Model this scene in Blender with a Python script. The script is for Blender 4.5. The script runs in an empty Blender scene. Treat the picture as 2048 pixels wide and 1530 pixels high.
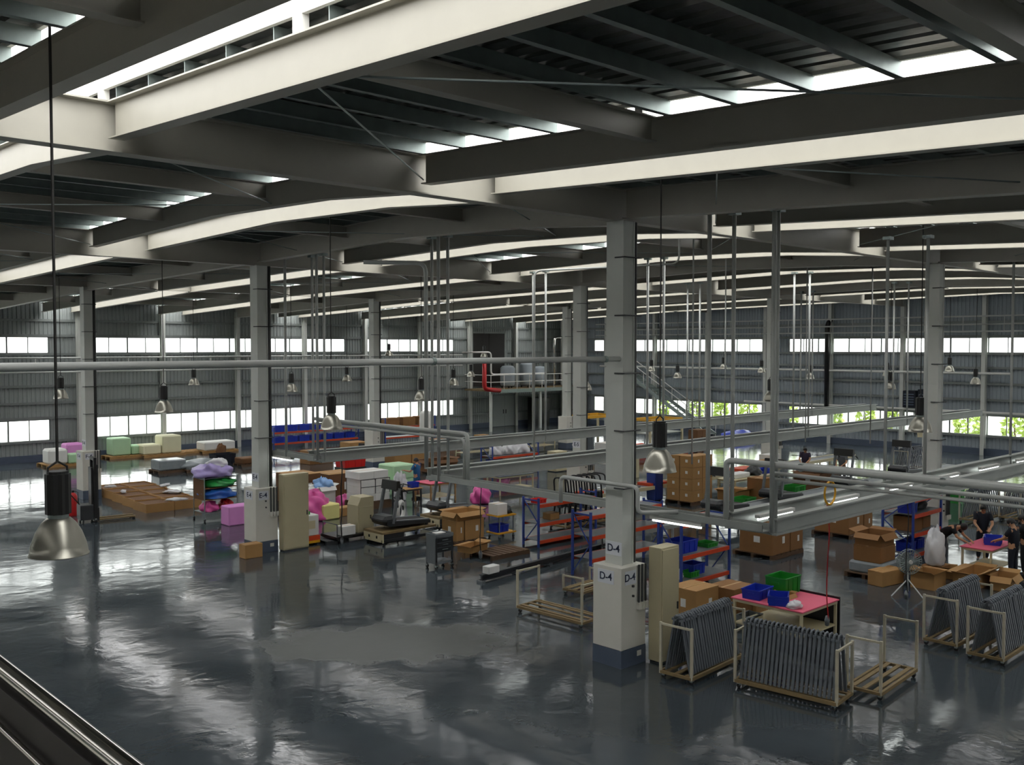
import bpy, math, random
from mathutils import Vector, Matrix
R = random.Random(7)
# ------------------------------------------------------------------ camera, world, light
SC = bpy.context.scene
COL = SC.collection
EYE = 6.11                                   # eye height above the hall floor
YAW_F = Vector((0.6853, 0.7283, 0.0))        # horizontal viewing direction
RGT = Vector((0.7283, -0.6853, 0.0))
PITCH = math.atan(72 / 1940)
FWD = (YAW_F * math.cos(PITCH) + Vector((0, 0, -math.sin(PITCH)))).normalized()
UPV = RGT.cross(FWD)
cam = bpy.data.cameras.new('camera'); cam.sensor_width = 36.0; cam.lens = 1940 / 2048 * 36
cam.clip_start = 0.05; cam.clip_end = 600
co = bpy.data.objects.new('camera', cam); COL.objects.link(co)
co.matrix_world = Matrix((( RGT.x, UPV.x, -FWD.x, 0), (RGT.y, UPV.y, -FWD.y, 0), (RGT.z, UPV.z, -FWD.z, EYE), (0, 0, 0, 1)))
SC.camera = co
wd = bpy.data.worlds.new('overcast_sky'); SC.world = wd; wd.use_nodes = True
bg = wd.node_tree.nodes['Background']; bg.inputs[0].default_value = (1.0, 0.99, 0.97, 1); bg.inputs[1].default_value = 1.0
SC.view_settings.view_transform = 'Standard'; SC.view_settings.look = 'None'
SC.view_settings.gamma = 1.0; SC.view_settings.use_curve_mapping = False
SC.view_settings.exposure = 2.55
SC.cycles.use_denoising = True
SC.cycles.max_bounces = 8; SC.cycles.diffuse_bounces = 5; SC.cycles.glossy_bounces = 4
SC.cycles.transmission_bounces = 6; SC.cycles.transparent_max_bounces = 16
SC.cycles.sample_clamp_indirect = 6.0
SC.cycles.use_adaptive_sampling = True; SC.cycles.adaptive_threshold = .04

# ------------------------------------------------------------------ helpers
def at(px, py, z=0.0):
    """point of the hall at height z that lies in the direction of a measured bearing (2048x1530 frame)"""
    d = FWD * 1940 + RGT * (px - 1024) + UPV * (765 - py)
    t = (z - EYE) / d.z
    return Vector((d.x * t, d.y * t, z))
def atY(px, Y):                               # X on the line Y=const
    d = FWD * 1940 + RGT * (px - 1024)
    return d.x * Y / d.y
def atX(px, X):
    d = FWD * 1940 + RGT * (px - 1024)
    return d.y * X / d.x
def zat(py, X, Y):                            # height seen at image row py above plan point (X, Y)
    d = math.hypot(X, Y); f = X * FWD.x + Y * FWD.y
    a = (765 - py) / 1940
    # solve for z: ((p-e).U)/((p-e).F)=a
    hU = X * UPV.x + Y * UPV.y
    z = (a * f - hU) / (UPV.z - a * FWD.z)
    return EYE + z

class MB:
    def __init__(s): s.v = []; s.f = []
    def add(s, vs, fs):
        o = len(s.v); s.v += [tuple(v) for v in vs]; s.f += [tuple(i + o for i in f) for f in fs]; return s
    def box(s, x0, x1, y0, y1, z0, z1):
        return s.add([(x0,y0,z0),(x1,y0,z0),(x1,y1,z0),(x0,y1,z0),(x0,y0,z1),(x1,y0,z1),(x1,y1,z1),(x0,y1,z1)],
                     [(0,3,2,1),(4,5,6,7),(0,1,5,4),(1,2,6,5),(2,3,7,6),(3,0,4,7)])
    def cbox(s, cx, cy, cz, sx, sy, sz): return s.box(cx-sx/2,cx+sx/2,cy-sy/2,cy+sy/2,cz-sz/2,cz+sz/2)
    def rbox(s, x0, x1, y0, y1, z0, z1, r):
        """box with rounded (chamfered) edges, one closed skin"""
        c = ((x0+x1)/2, (y0+y1)/2, (z0+z1)/2); h = ((x1-x0)/2, (y1-y0)/2, (z1-z0)/2)
        r = min(r, *[q*0.95 for q in h]); vs = []; ix = {}
        for sx in (-1,1):
            for sy in (-1,1):
                for sz in (-1,1):
                    for a in range(3):
                        k = [r, r, r]; k[a] = 0
                        ix[(sx,sy,sz,a)] = len(vs)
                        vs.append((c[0]+sx*(h[0]-k[0]), c[1]+sy*(h[1]-k[1]), c[2]+sz*(h[2]-k[2])))
        fs = []
        for a in range(3):
            b, d = (a+1) % 3, (a+2) % 3
            for sg in (-1,1):
                loop = []
                for (p, q) in ((-1,-1),(1,-1),(1,1),(-1,1)):
                    k = [0,0,0]; k[a] = sg; k[b] = p; k[d] = q; loop.append(ix[(k[0],k[1],k[2],a)])
                fs.append(loop if sg > 0 else loop[::-1])
                # edge strips parallel to axis a
            for p in (-1,1):
                for q in (-1,1):
                    def g(sa, w):
                        k = [0,0,0]; k[a] = sa; k[b] = p; k[d] = q; return ix[(k[0],k[1],k[2],w)]
                    l = [g(-1,b), g(1,b), g(1,d), g(-1,d)]
                    fs.append(l if p*q < 0 else l[::-1])
        for sx in (-1,1):
            for sy in (-1,1):
                for sz in (-1,1):
                    l = [ix[(sx,sy,sz,0)], ix[(sx,sy,sz,1)], ix[(sx,sy,sz,2)]]
                    fs.append(l if sx*sy*sz > 0 else l[::-1])
        return s.add(vs, fs)
    def bar(s, p0, p1, w, h=None, up=(0,0,1)):
        """rectangular bar from p0 to p1: w across, h along 'up'"""
        h = h or w; p0 = Vector(p0); p1 = Vector(p1); d = (p1-p0).normalized(); u = Vector(up)
        if abs(d.dot(u)) > .99: u = Vector((0,1,0)) if abs(d.y) < .9 else Vector((1,0,0))
        a = d.cross(u).normalized() * (w/2); b = a.cross(d).normalized() * (h/2)
        q = [-a-b, a-b, a+b, -a+b]
        return s.add([p0+k for k in q] + [p1+k for k in q], [(3,2,1,0),(4,5,6,7),(0,1,5,4),(1,2,6,5),(2,3,7,6),(3,0,4,7)])
    def tube(s, pts, r, n=8, closed=False):
        pts = [Vector(p) for p in pts]; m = len(pts); rs = r if isinstance(r, (list, tuple)) else [r]*m
        ds = []
        for i in range(m):
            if closed: d = pts[(i+1) % m]-pts[i-1]
            else: d = pts[min(i+1,m-1)]-pts[max(i-1,0)]
            ds.append(d.normalized())
        u = Vector((0,0,1)) if abs(ds[0].z) < .9 else Vector((1,0,0))
        a = ds[0].cross(u).normalized(); vs = []
        for i in range(m):
            a = (a - ds[i]*a.dot(ds[i])).normalized(); b = ds[i].cross(a)
            for k in range(n):
                t = 2*math.pi*k/n; vs.append(pts[i] + (a*math.cos(t)+b*math.sin(t))*rs[i])
        fs = []
        for i in range(m if closed else m-1):
            j = (i+1) % m
            for k in range(n):
                l = (k+1) % n; fs.append((i*n+k, i*n+l, j*n+l, j*n+k))
        if not closed: fs += [tuple(range(n))[::-1], tuple((m-1)*n+k for k in range(n))]
        return s.add(vs, fs)
    def lathe(s, prof, n=16, c=(0,0,0)):
        """prof: (radius, z) list; closes at r==0"""
        vs = []; rows = []
        for (r, z) in prof:
            if r < 1e-6: rows.append([len(vs)]); vs.append((c[0], c[1], c[2]+z))
            else:
                rows.append(list(range(len(vs), len(vs)+n)))
                vs += [(c[0]+r*math.cos(2*math.pi*k/n), c[1]+r*math.sin(2*math.pi*k/n), c[2]+z) for k in range(n)]
        fs = []
        for A, B in zip(rows, rows[1:]):
            for k in range(n):
                l = (k+1) % n
                if len(A) == 1 and len(B) == 1: continue
                if len(A) == 1: fs.append((A[0], B[l], B[k]))
                elif len(B) == 1: fs.append((A[k], A[l], B[0]))
                else: fs.append((A[k], A[l], B[l], B[k]))
        return s.add(vs, fs)
    def prism(s, poly, z0, z1):
        n = len(poly)
        return s.add([(x,y,z0) for x,y in poly]+[(x,y,z1) for x,y in poly],
                     [tuple(range(n))[::-1], tuple(range(n,2*n))]+[(i,(i+1)%n,n+(i+1)%n,n+i) for i in range(n)])
    def extr(s, poly, p0, ax, ay, d):
        """extrude 2D polygon (in ax, ay) from p0 along vector d"""
        p0 = Vector(p0); ax = Vector(ax); ay = Vector(ay); d = Vector(d); n = len(poly)
        a = [p0+ax*u+ay*w for u, w in poly]
        fs = [tuple(range(n))[::-1], tuple(range(n,2*n))]+[(i,(i+1)%n,n+(i+1)%n,n+i) for i in range(n)]
        return s.add(a+[q+d for q in a], fs)
    def lump(s, c, sz, seed=0, amp=.16, seg=14, rings=9, flat=.35):
        """soft bag / heap: squashed, creased ball with a flattened foot"""
        q = random.Random(seed); ph = [(q.uniform(1,5), q.uniform(1,6), q.uniform(0,6.3), q.uniform(0,6.3)) for _ in range(6)]
        vs = []; rows = []
        for i in range(rings+1):
            t = math.pi*i/rings
            row = []
            for k in range(seg if 0 < i < rings else 1):
                p = 2*math.pi*k/seg
                w = 1+amp*sum(math.sin(round(a)*p+b_)*math.cos(round(b)*t+c_)+.55*math.sin((round(a)+4)*p-b_*2)*math.cos((round(b)+4)*t+c_*2) for a, b, b_, c_ in ph)/2.2
                x, y, z = math.sin(t)*math.cos(p)*w, math.sin(t)*math.sin(p)*w, math.cos(t)*w
                if z < -flat: z = -flat - (z+flat)*-.12
                row.append(len(vs)); vs.append((c[0]+x*sz[0]/2, c[1]+y*sz[1]/2, c[2]+(z+flat+.07)*sz[2]/(1+flat)))
            rows.append(row)
        fs = []
        for A, B in zip(rows, rows[1:]):
            for k in range(seg):
                l = (k+1) % seg
                if len(A) == 1: fs.append((A[0], B[k], B[l]))
                elif len(B) == 1: fs.append((A[k], B[0], A[l]))
                else: fs.append((A[k], B[k], B[l], A[l]))
        return s.add(vs, fs)
    def obj(s, name, mat, parent=None, loc=(0,0,0), rz=0.0, smooth=False, bevel=0.0, rot=None):
        me = bpy.data.meshes.new(name); me.from_pydata(s.v, [], s.f); me.update()
        if mat: me.materials.append(mat)
        if smooth:
            for p in me.polygons: p.use_smooth = True
            if smooth is not True and smooth != 1:
                pass
        return place(name, me, parent, loc, rz, bevel, rot)
def place(name, me, parent=None, loc=(0,0,0), rz=0.0, bevel=0.0, rot=None):
    o = bpy.data.objects.new(name, me); COL.objects.link(o)
    o.location = loc; o.rotation_euler = rot if rot else (0, 0, rz)
    if parent: o.parent = parent
    if bevel:
        m = o.modifiers.new('bevel', 'BEVEL'); m.width = bevel; m.segments = 2; m.limit_method = 'ANGLE'
    return o
def tag(o, label=None, cat=None, group=None, kind=None):
    if label: o['label'] = label
    if cat: o['category'] = cat
    if group: o['group'] = group
    if kind: o['kind'] = kind
    return o
def thing(name, label, cat, loc=(0,0,0), rz=0.0, group=None):
    o = bpy.data.objects.new(name, None); COL.objects.link(o); o.empty_display_size = .2
    o.location = loc; o.rotation_euler = (0, 0, rz)
    return tag(o, label, cat, group)
def root(name, loc=(0,0,0), rz=0.0):
    o = bpy.data.objects.new(name, None); COL.objects.link(o); o.location = loc; o.rotation_euler = (0,0,rz); o['kind'] = 'structure'
    return o
def kids(o): return [c for c in bpy.data.objects if c.parent == o]
KID = {}
def dup(o, loc, rz=0.0, label=None, group=None):
    c = o.copy(); COL.objects.link(c); c.location = loc; c.rotation_euler = (0, 0, rz)
    if label: c['label'] = label
    if group: c['group'] = group
    if o.name not in KID: KID[o.name] = [(k, kids(k)) for k in kids(o)]
    for k, gs in KID[o.name]:
        d = k.copy(); COL.objects.link(d); d.parent = c
        for g in gs:
            e = g.copy(); COL.objects.link(e); e.parent = d
    return c
B = lambda *a: MB().box(*a)

# ------------------------------------------------------------------ materials
def srgb(h):
    h = h.lstrip('#'); return tuple(((int(h[i:i+2],16)/255+.055)/1.055)**2.4 if int(h[i:i+2],16) > 10 else int(h[i:i+2],16)/255/12.92 for i in (0,2,4))
def mat(name, col, rough=.6, metal=0.0, var=.12, scale=3.0, bump=0.0, bscale=40.0, spec=.5, coat=0.0):
    m = bpy.data.materials.new(name); m.use_nodes = True; nt = m.node_tree; n = nt.nodes; L = nt.links
    bs = n['Principled BSDF']; bs.inputs['Roughness'].default_value = rough; bs.inputs['Metallic'].default_value = metal
    bs.inputs['Specular IOR Level'].default_value = spec
    if coat: bs.inputs['Coat Weight'].default_value = coat
    if isinstance(col, str): col = srgb(col)
    tc = n.new('ShaderNodeTexCoord'); nz = n.new('ShaderNodeTexNoise'); nz.inputs['Scale'].default_value = scale; nz.inputs['Detail'].default_value = 4
    L.new(tc.outputs['Object'], nz.inputs['Vector'])
    mx = n.new('ShaderNodeMix'); mx.data_type = 'RGBA'
    a = [x for x in mx.inputs if x.type == 'RGBA']
    a[0].default_value = (*[max(0, c*(1-var)) for c in col], 1); a[1].default_value = (*[min(1, c*(1+var)) for c in col], 1)
    L.new(nz.outputs['Fac'], mx.inputs[0]); L.new([x for x in mx.outputs if x.type == 'RGBA'][0], bs.inputs['Base Color'])
    if bump:
        nb = n.new('ShaderNodeTexNoise'); nb.inputs['Scale'].default_value = bscale; nb.inputs['Detail'].default_value = 3
        L.new(tc.outputs['Object'], nb.inputs['Vector'])
        bp = n.new('ShaderNodeBump'); bp.inputs['Strength'].default_value = bump; bp.inputs['Distance'].default_value = .05
        L.new(nb.outputs['Fac'], bp.inputs['Height']); L.new(bp.outputs['Normal'], bs.inputs['Normal'])
    return m
def clear_mat(name, tcol, trans, gloss_rough=.05, diff=None, translucent=0.0):
    m = bpy.data.materials.new(name); m.use_nodes = True; nt = m.node_tree; n = nt.nodes; L = nt.links
    for x in list(n):
        if x.type != 'OUTPUT_MATERIAL': n.remove(x)
    out = [x for x in n if x.type == 'OUTPUT_MATERIAL'][0]
    t = n.new('ShaderNodeBsdfTransparent'); t.inputs[0].default_value = (*tcol, 1)
    if diff:
        g = n.new('ShaderNodeBsdfTranslucent'); g.inputs[0].default_value = (*diff, 1)
        nz = n.new('ShaderNodeTexNoise'); nz.inputs['Scale'].default_value = 2.0
    else:
        g = n.new('ShaderNodeBsdfGlossy'); g.inputs[0].default_value = (.9,.95,1,1); g.inputs['Roughness'].default_value = gloss_rough
    mx = n.new('ShaderNodeMixShader'); mx.inputs[0].default_value = 1-trans
    L.new(t.outputs[0], mx.inputs[1]); L.new(g.outputs[0], mx.inputs[2]); L.new(mx.outputs[0], out.inputs[0])
    return m
M = {}
M['steel'] = mat('painted_steel_light_grey', '#c2c5bf', .5, var=.05)
M['girder'] = mat('painted_steel_grey', '#a09d92', .5, var=.06)
M['galv'] = mat('galvanised_steel', '#8f9a97', .45, .6, var=.2, scale=6)
M['foil'] = mat('foil_roof_deck', '#6f6f6d', .36, .85, var=.35, scale=.8, bump=.5, bscale=2.5)
M['sheet'] = mat('grey_corrugated_sheet', '#8f9593', .55, var=.06, scale=1)
M['sheet_b'] = mat('blue_grey_paint_and_sky_tint', '#8f989d', .55, var=.06, scale=1)  # blue skylight on the right wall put into the grey; tanks share it
M['girt'] = mat('girt_steel', '#7d8280', .5, .3)
M['skirt'] = mat('blue_grey_skirting', '#4a5566', .5, var=.08)
M['frame'] = mat('aluminium_window_frame', '#6f7472', .4, .5)
M['glass'] = clear_mat('window_glass', (.95,.98,.97), .93)
M['poly'] = clear_mat('translucent_roof_sheet', (.99,.99,1), .9, diff=(.9,.95,.97))
M['pipe'] = mat('grey_painted_pipe', '#b9bcb8', .4, .15, var=.06)
M['tray'] = mat('grey_cable_tray', '#9b9f9b', .45, .35, var=.12)
M['white'] = mat('white_paint', '#d9d9d4', .55, var=.04)
M['plinth'] = mat('cream_white_plinth', '#cfcdc3', .6, var=.05)
M['beige'] = mat('beige_enamel', '#b9b090', .45, var=.05)
M['black'] = mat('black_plastic', '#161616', .45, var=.2)
M['rubber'] = mat('black_rubber', '#1c1c1c', .8)
M['chrome'] = mat('polished_steel', '#c9c7c2', .14, .95, var=.05)
M['darkpanel'] = mat('dark_parapet_and_doorway_shade', '#1d1917', .6)
M['concrete'] = mat('pale_outdoor_concrete', '#c9c9c4', .8, var=.1, scale=.4)
M['leaf'] = mat('yellow_green_leaves', '#b2c658', .55, var=.35, scale=2.5)  # pale yellow-green leaf colour, varied by noise
M['bark'] = mat('bark', '#6d5b45', .8)
# ------------------------------------------------------------------ the hall
BAY = 14.0
GX = {3: 0.3, 4: 14.3, 5: 28.3, 6: 42.3, 7: 56.3}
GY = {'C': -1.84, 'D': 12.16, 'E': 26.16, 'F': 40.16, 'G': 54.16}
WX, WY = 56.9, 54.75                   # inner faces of the two far walls
XL, YB = -13.0, -2.6                   # the end wall and the wall at the photographer's back
PROF = [(-4, 8.36), (12.16, 9.10), (19.1, 9.29), (26.16, 9.16), (40.16, 8.90), (56, 8.36)]
def roofh(y):
    for (a, h), (b, k) in zip(PROF, PROF[1:]):
        if y <= b: return h+(k-h)*(y-a)/(b-a)
    return PROF[-1][1]

# floor: worn blue-grey epoxy
def floor_mat():
    m = bpy.data.materials.new('polished_blue_grey_floor_paint'); m.use_nodes = True; nt = m.node_tree; n = nt.nodes; L = nt.links
    bs = n['Principled BSDF']
    tc = n.new('ShaderNodeTexCoord')
    def noise(scale, detail=4, dist=0.0):
        z = n.new('ShaderNodeTexNoise'); z.inputs['Scale'].default_value = scale; z.inputs['Detail'].default_value = detail; z.inputs['Distortion'].default_value = dist
        L.new(tc.outputs['Object'], z.inputs['Vector']); return z
    def ramp(src, p0, c0, p1, c1):
        r = n.new('ShaderNodeValToRGB'); r.color_ramp.elements[0].position = p0; r.color_ramp.elements[0].color = c0
        r.color_ramp.elements[1].position = p1; r.color_ramp.elements[1].color = c1; L.new(src, r.inputs[0]); return r
    n1 = noise(.35, 6); c1 = ramp(n1.outputs['Fac'], .3, (.034,.043,.05,1), .72, (.062,.075,.084,1))
    # bare repaired patch: distance field of an ellipse, ragged by noise
    mp = n.new('ShaderNodeMapping'); mp.vector_type = 'TEXTURE'
    p = at(775, 1285); mp.inputs['Location'].default_value = (p.x, p.y, 0); mp.inputs['Rotation'].default_value = (0,0,math.radians(-38)); mp.inputs['Scale'].default_value = (3.0, 1.5, 1)
    L.new(tc.outputs['Object'], mp.inputs['Vector'])
    ln = n.new('ShaderNodeVectorMath'); ln.operation = 'LENGTH'; L.new(mp.outputs[0], ln.inputs[0])
    n2 = noise(1.1, 5); ad = n.new('ShaderNodeMath'); ad.operation = 'MULTIPLY_ADD'; ad.inputs[1].default_value = 1.1
    L.new(n2.outputs['Fac'], ad.inputs[0]); L.new(ln.outputs['Value'], ad.inputs[2])
    pm = ramp(ad.outputs[0], .98, (1,1,1,1), 1.06, (0,0,0,1)); pm.color_ramp.elements[0].position = .82; pm.color_ramp.elements[1].position = 1.0
    dv = n.new('ShaderNodeMath'); dv.operation = 'DIVIDE'; dv.inputs[1].default_value = 1.55; L.new(ad.outputs[0], dv.inputs[0]); L.new(dv.outputs[0], pm.inputs[0])
    mx = n.new('ShaderNodeMix'); mx.data_type = 'RGBA'; a = [x for x in mx.inputs if x.type == 'RGBA']
    L.new(pm.outputs[0], mx.inputs[0]); L.new(c1.outputs[0], a[0]); a[1].default_value = (.088,.094,.09,1)
    L.new([x for x in mx.outputs if x.type == 'RGBA'][0], bs.inputs['Base Color'])
    n3 = noise(.5, 4); r3 = n.new('ShaderNodeMapRange'); r3.inputs['From Min'].default_value = .3; r3.inputs['From Max'].default_value = .7
    r3.inputs['To Min'].default_value = .05; r3.inputs['To Max'].default_value = .15; L.new(n3.outputs['Fac'], r3.inputs['Value'])
    m2 = n.new('ShaderNodeMix'); L.new(pm.outputs[0], m2.inputs[0]); L.new(r3.outputs[0], m2.inputs[2]); m2.inputs[3].default_value = .42
    L.new(m2.outputs[0], bs.inputs['Roughness'])
    nb = noise(1.5, 5, .3); bp = n.new('ShaderNodeBump'); bp.inputs['Strength'].default_value = .5; bp.inputs['Distance'].default_value = .016
    L.new(nb.outputs['Fac'], bp.inputs['Height']); L.new(bp.outputs[0], bs.inputs['Normal'])
    bs.inputs['IOR'].default_value = 1.5
    return m
M['floor'] = floor_mat()
fl = MB(); fl.box(XL-.3, WX+.3, YB-.3, WY+.3, -.25, 0)
tag(fl.obj('floor', M['floor']), 'polished blue-grey painted factory floor with a bare repaired patch', 'floor', kind='structure')
tag(B(-60, 190, -60, 190, -.5, -.26).obj('ground', M['concrete']), 'pale concrete yard outside the hall', 'ground', kind='structure')

def corr(mb, o, ax, ln, z0, z1, nrm, pitch=.22, depth=.035):
    """trapezoid-ribbed sheet: from o along ax for ln, between two heights (z may be functions)"""
    o = Vector(o); ax = Vector(ax); nrm = Vector(nrm); k = max(1, round(ln/pitch)); p = ln/k; us = []
    for i in range(k):
        us += [(i*p, 0), (i*p+p*.45, 0), (i*p+p*.58, depth), (i*p+p*.87, depth)]
    us.append((ln, 0)); vs = []
    for u, d in us:
        q = o+ax*u+nrm*d
        vs += [(q.x, q.y, z0(q) if callable(z0) else z0), (q.x, q.y, z1(q) if callable(z1) else z1)]
    return mb.add(vs, [(2*i, 2*i+2, 2*i+3, 2*i+1) for i in range(len(us)-1)])

WIN = []                                # window strips, for the portals: (centre, width vector, height, normal)
wcount = [0]
def window_strip(o, ax, nrm, ln, z0, z1, pane=1.03, dark=None, label=''):
    """a ribbon window: outer frame, mullions, one pane each"""
    wcount[0] += 1
    o = Vector(o); ax = Vector(ax); nrm = Vector(nrm)
    w = root('window_%d' % wcount[0], (o.x, o.y, 0)); tag(w, label, 'window')
    k = max(1, round(ln/pane)); p = ln/k; up = Vector((0,0,1))
    for za in (z0, z1): MB().bar(ax*0+up*za, ax*ln+up*za, .08, .07).obj('frame_rail', M['frame'], w)
    me = None
    for i in range(k+1):
        wd_ = .075 if i % 2 == 0 else .045
        MB().bar(ax*(i*p)+up*z0, ax*(i*p)+up*z1, .07, wd_, up=ax).obj('mullion', M['frame'], w)
    for i in range(k):
        if me is None:
            g = MB(); g.bar(ax*.03+up*((z0+z1)/2), ax*(p-.03)+up*((z0+z1)/2), .012, z1-z0-.06)
            ob = g.obj('pane', M['glass'], w); me = ob.data
        else: place('pane', me, w, ax*(i*p))
    WIN.append((o+ax*(ln/2)+up*((z0+z1)/2)-nrm*.06, ax, ln, z1-z0, nrm))

def far_wall(name, label, o, ax, nrm, L, strips, m, posts, doorgap=None):
    """o: corner at floor, ax: along, nrm: outwards. strips: (u0, u1) of the ribbon windows"""
    o = (o[0], o[1], 0)
    w = root(name, (o[0], o[1], 0)); tag(w, label, 'wall'); ax = Vector(ax); nrm = Vector(nrm)
    Z0, Z1, Z2, Z3 = 1.1, 2.22, 5.75, 6.62
    top = lambda q: roofh(q.y+o[1])+.22
    edges = [0.0]
    for a, b in strips: edges += [a, b]
    edges.append(L)
    for i, (a, b) in enumerate(zip(edges, edges[1:])):
        if b-a < .05: continue
        n = max(1, round((b-a)/4.7))
        for j in range(n):
            u, l = a+(b-a)*j/n, (b-a)/n
            if i % 2 == 0:
                corr(MB(), ax*u, ax, l, .3, top, nrm).obj('corrugated_sheet', m, w)
            else:
                for z0, z1 in ((.3, Z0), (Z1, Z2), (Z3, top)): corr(MB(), ax*u, ax, l, z0, z1, nrm).obj('corrugated_sheet', m, w)
    for z in (Z0-.05, Z1+.08, 3.1, 4.0, 4.9, Z2-.06, Z3+.07, 7.5):
        MB().bar(ax*0+Vector((0,0,z))-nrm*.06, ax*L+Vector((0,0,z))-nrm*.06, .1, .13).obj('girt', M['girt'], w)
    for u in posts:
        q = Vector(o)+ax*u
        P = MB(); prof = [(-.11,-.15),(.11,-.15),(.11,-.135),(.01,-.135),(.01,.135),(.11,.135),(.11,.15),(-.11,.15),(-.11,.135),(-.01,.135),(-.01,-.135),(-.11,-.135)]
        P.extr(prof, ax*u-nrm*.29, ax, nrm, (0,0,roofh(q.y)-.2)).obj('wall_post', M['steel'], w)
    for (a, b) in strips:
        for z0, z1, nm in ((Z0, Z1, 'lower'), (Z2, Z3, 'upper')):
            s_, e_ = a, b
            window_strip(Vector(o)+ax*a, ax, nrm, b-a, z0, z1, label='%s ribbon window of %s, %.0f metres long' % (nm, label.split(',')[0], b-a))
    return w
# left-hand far wall (along X) and right-hand far wall (along Y)
third = BAY/3
tG = [GX[4]+third*i for i in range(-5, 10)]
far_wall('wall_left', 'ribbed grey far wall on the left, with two rows of ribbon windows', (XL, WY), (1,0,0), (0,1,0), WX-XL,
         [(1-XL-.0, 17.5-XL), (19.65-XL, 36.2-XL), (37.7-XL, 45.6-XL)], M['sheet'], [x-XL for x in tG if x < 56])
tY = [GY['G']-third*i for i in range(0, 12)]
far_wall('wall_right', 'ribbed far wall on the right in sky-tinted grey, with two rows of ribbon windows', (WX, YB), (0,1,0), (1,0,0), WY-YB,
         [(.8, 15.2-YB-.6), (17.2-YB, 33.9-YB), (35.9-YB, 51.0-YB)], M['sheet_b'], [y-YB for y in tY if y > YB+.3])
far_wall('wall_back', 'ribbed wall at the back of the viewpoint', (XL, YB), (1,0,0), (0,-1,0), WX-XL, [], M['sheet'], [])
far_wall('wall_end', 'ribbed end wall beyond the left edge', (XL, YB), (0,1,0), (-1,0,0), WY-YB, [(34-YB, 50-YB)], M['sheet'], [])  # unseen end wall; its one window strip is assumed, for light from the left
SK = MB().bar((XL, WY-.1, .18), (WX, WY-.1, .18), .16, .36).obj('baseboard_left', M['skirt']); tag(SK, 'dark blue-grey skirting band along the left far wall', 'skirting', kind='structure')
SK = MB().bar((WX-.1, YB, .18), (WX-.1, WY-.2, .18), .16, .36).obj('baseboard_right', M['skirt']); tag(SK, 'dark blue-grey skirting band along the right far wall', 'skirting', kind='structure')

# roof: girders along X, rafters along Y, purlins, deck, raised daylight monitors
ceil = root('ceiling'); tag(ceil, 'dark steel roof structure with raised daylight monitors', 'ceiling')
def isec(w, h, tf, tw):
    a, b = w/2, tw/2
    return [(-a,0),(a,0),(a,tf),(b,tf),(b,h-tf),(a,h-tf),(a,h),(-a,h),(-a,h-tf),(-b,h-tf),(-b,tf),(-a,tf)]
def loft_i(mb, stations, w, tf, tw, across):
    """I-section through stations (point at top centre, depth)"""
    across = Vector(across); n = 12; vs = []
    for p, h in stations:
        for u, z in isec(w, h, tf, tw): vs.append(Vector(p)+across*u+Vector((0,0,z-h)))
    fs = []
    for i in range(len(stations)-1):
        for k in range(n): fs.append((i*n+k, i*n+(k+1)%n, (i+1)*n+(k+1)%n, (i+1)*n+k))
    # ends: web + two flanges as quads of the 12-gon
    for i, rev in ((0, True), (len(stations)-1, False)):
        q = [i*n+k for k in range(n)]
        for l in ((q[0],q[1],q[2],q[11]), (q[11],q[2],q[3],q[10]), (q[10],q[3],q[4],q[9]), (q[9],q[4],q[5],q[8]), (q[8],q[5],q[6],q[7])):
            fs.append(l[::-1] if rev else l)
    return mb.add(vs, fs)
GB = 8.49
for k in 'DEF':
    y = GY[k]; h = roofh(y)
    xs = [XL, .3, 14.3, 28.3, 42.3, WX]
    for a, b in zip(xs, xs[1:]):
        loft_i(MB(), [((a,y,h), h-GB), ((b,y,h), h-GB)], .26, .022, .016, (0,1,0)).obj('girder', M['girder'], ceil)
OPEN = []
for g in (3, 4, 5, 6, 7):
    for d in (-4.1, 3.64):
        x = GX[g]+d
        if XL+1 < x < WX-1: OPEN.append(x)
OPEN = sorted(OPEN+[GX[3]-BAY+3.64])
HW = .73
SPANS = [(-4, 12.16), (12.16, 26.16), (26.16, 40.16), (40.16, 56)]
def rafter(x, w, depth):
    for i, (a, b) in enumerate(SPANS):
        a2, b2 = max(a, YB)+(.14 if i else 0), min(b, WY)-.14
        st = []
        ha = depth + (.12 if i == 1 else 0); hb = depth
        ys = [a2, a2+2.6]+([19.1] if i == 1 else [])+[b2-2.6, b2]
        ds = [ha, depth]+([depth] if i == 1 else [])+[depth, hb]
        loft_i(MB(), [((x, y, roofh(y)), d) for y, d in zip(ys, ds)], w, .018, .012, (1,0,0)).obj('rafter', M['girder'], ceil)
for x in OPEN:
    for s in (-1, 1): rafter(x+s*HW, .2, .46)
for g in (3, 4, 5, 6): rafter(GX[g], .26, .56)
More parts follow.
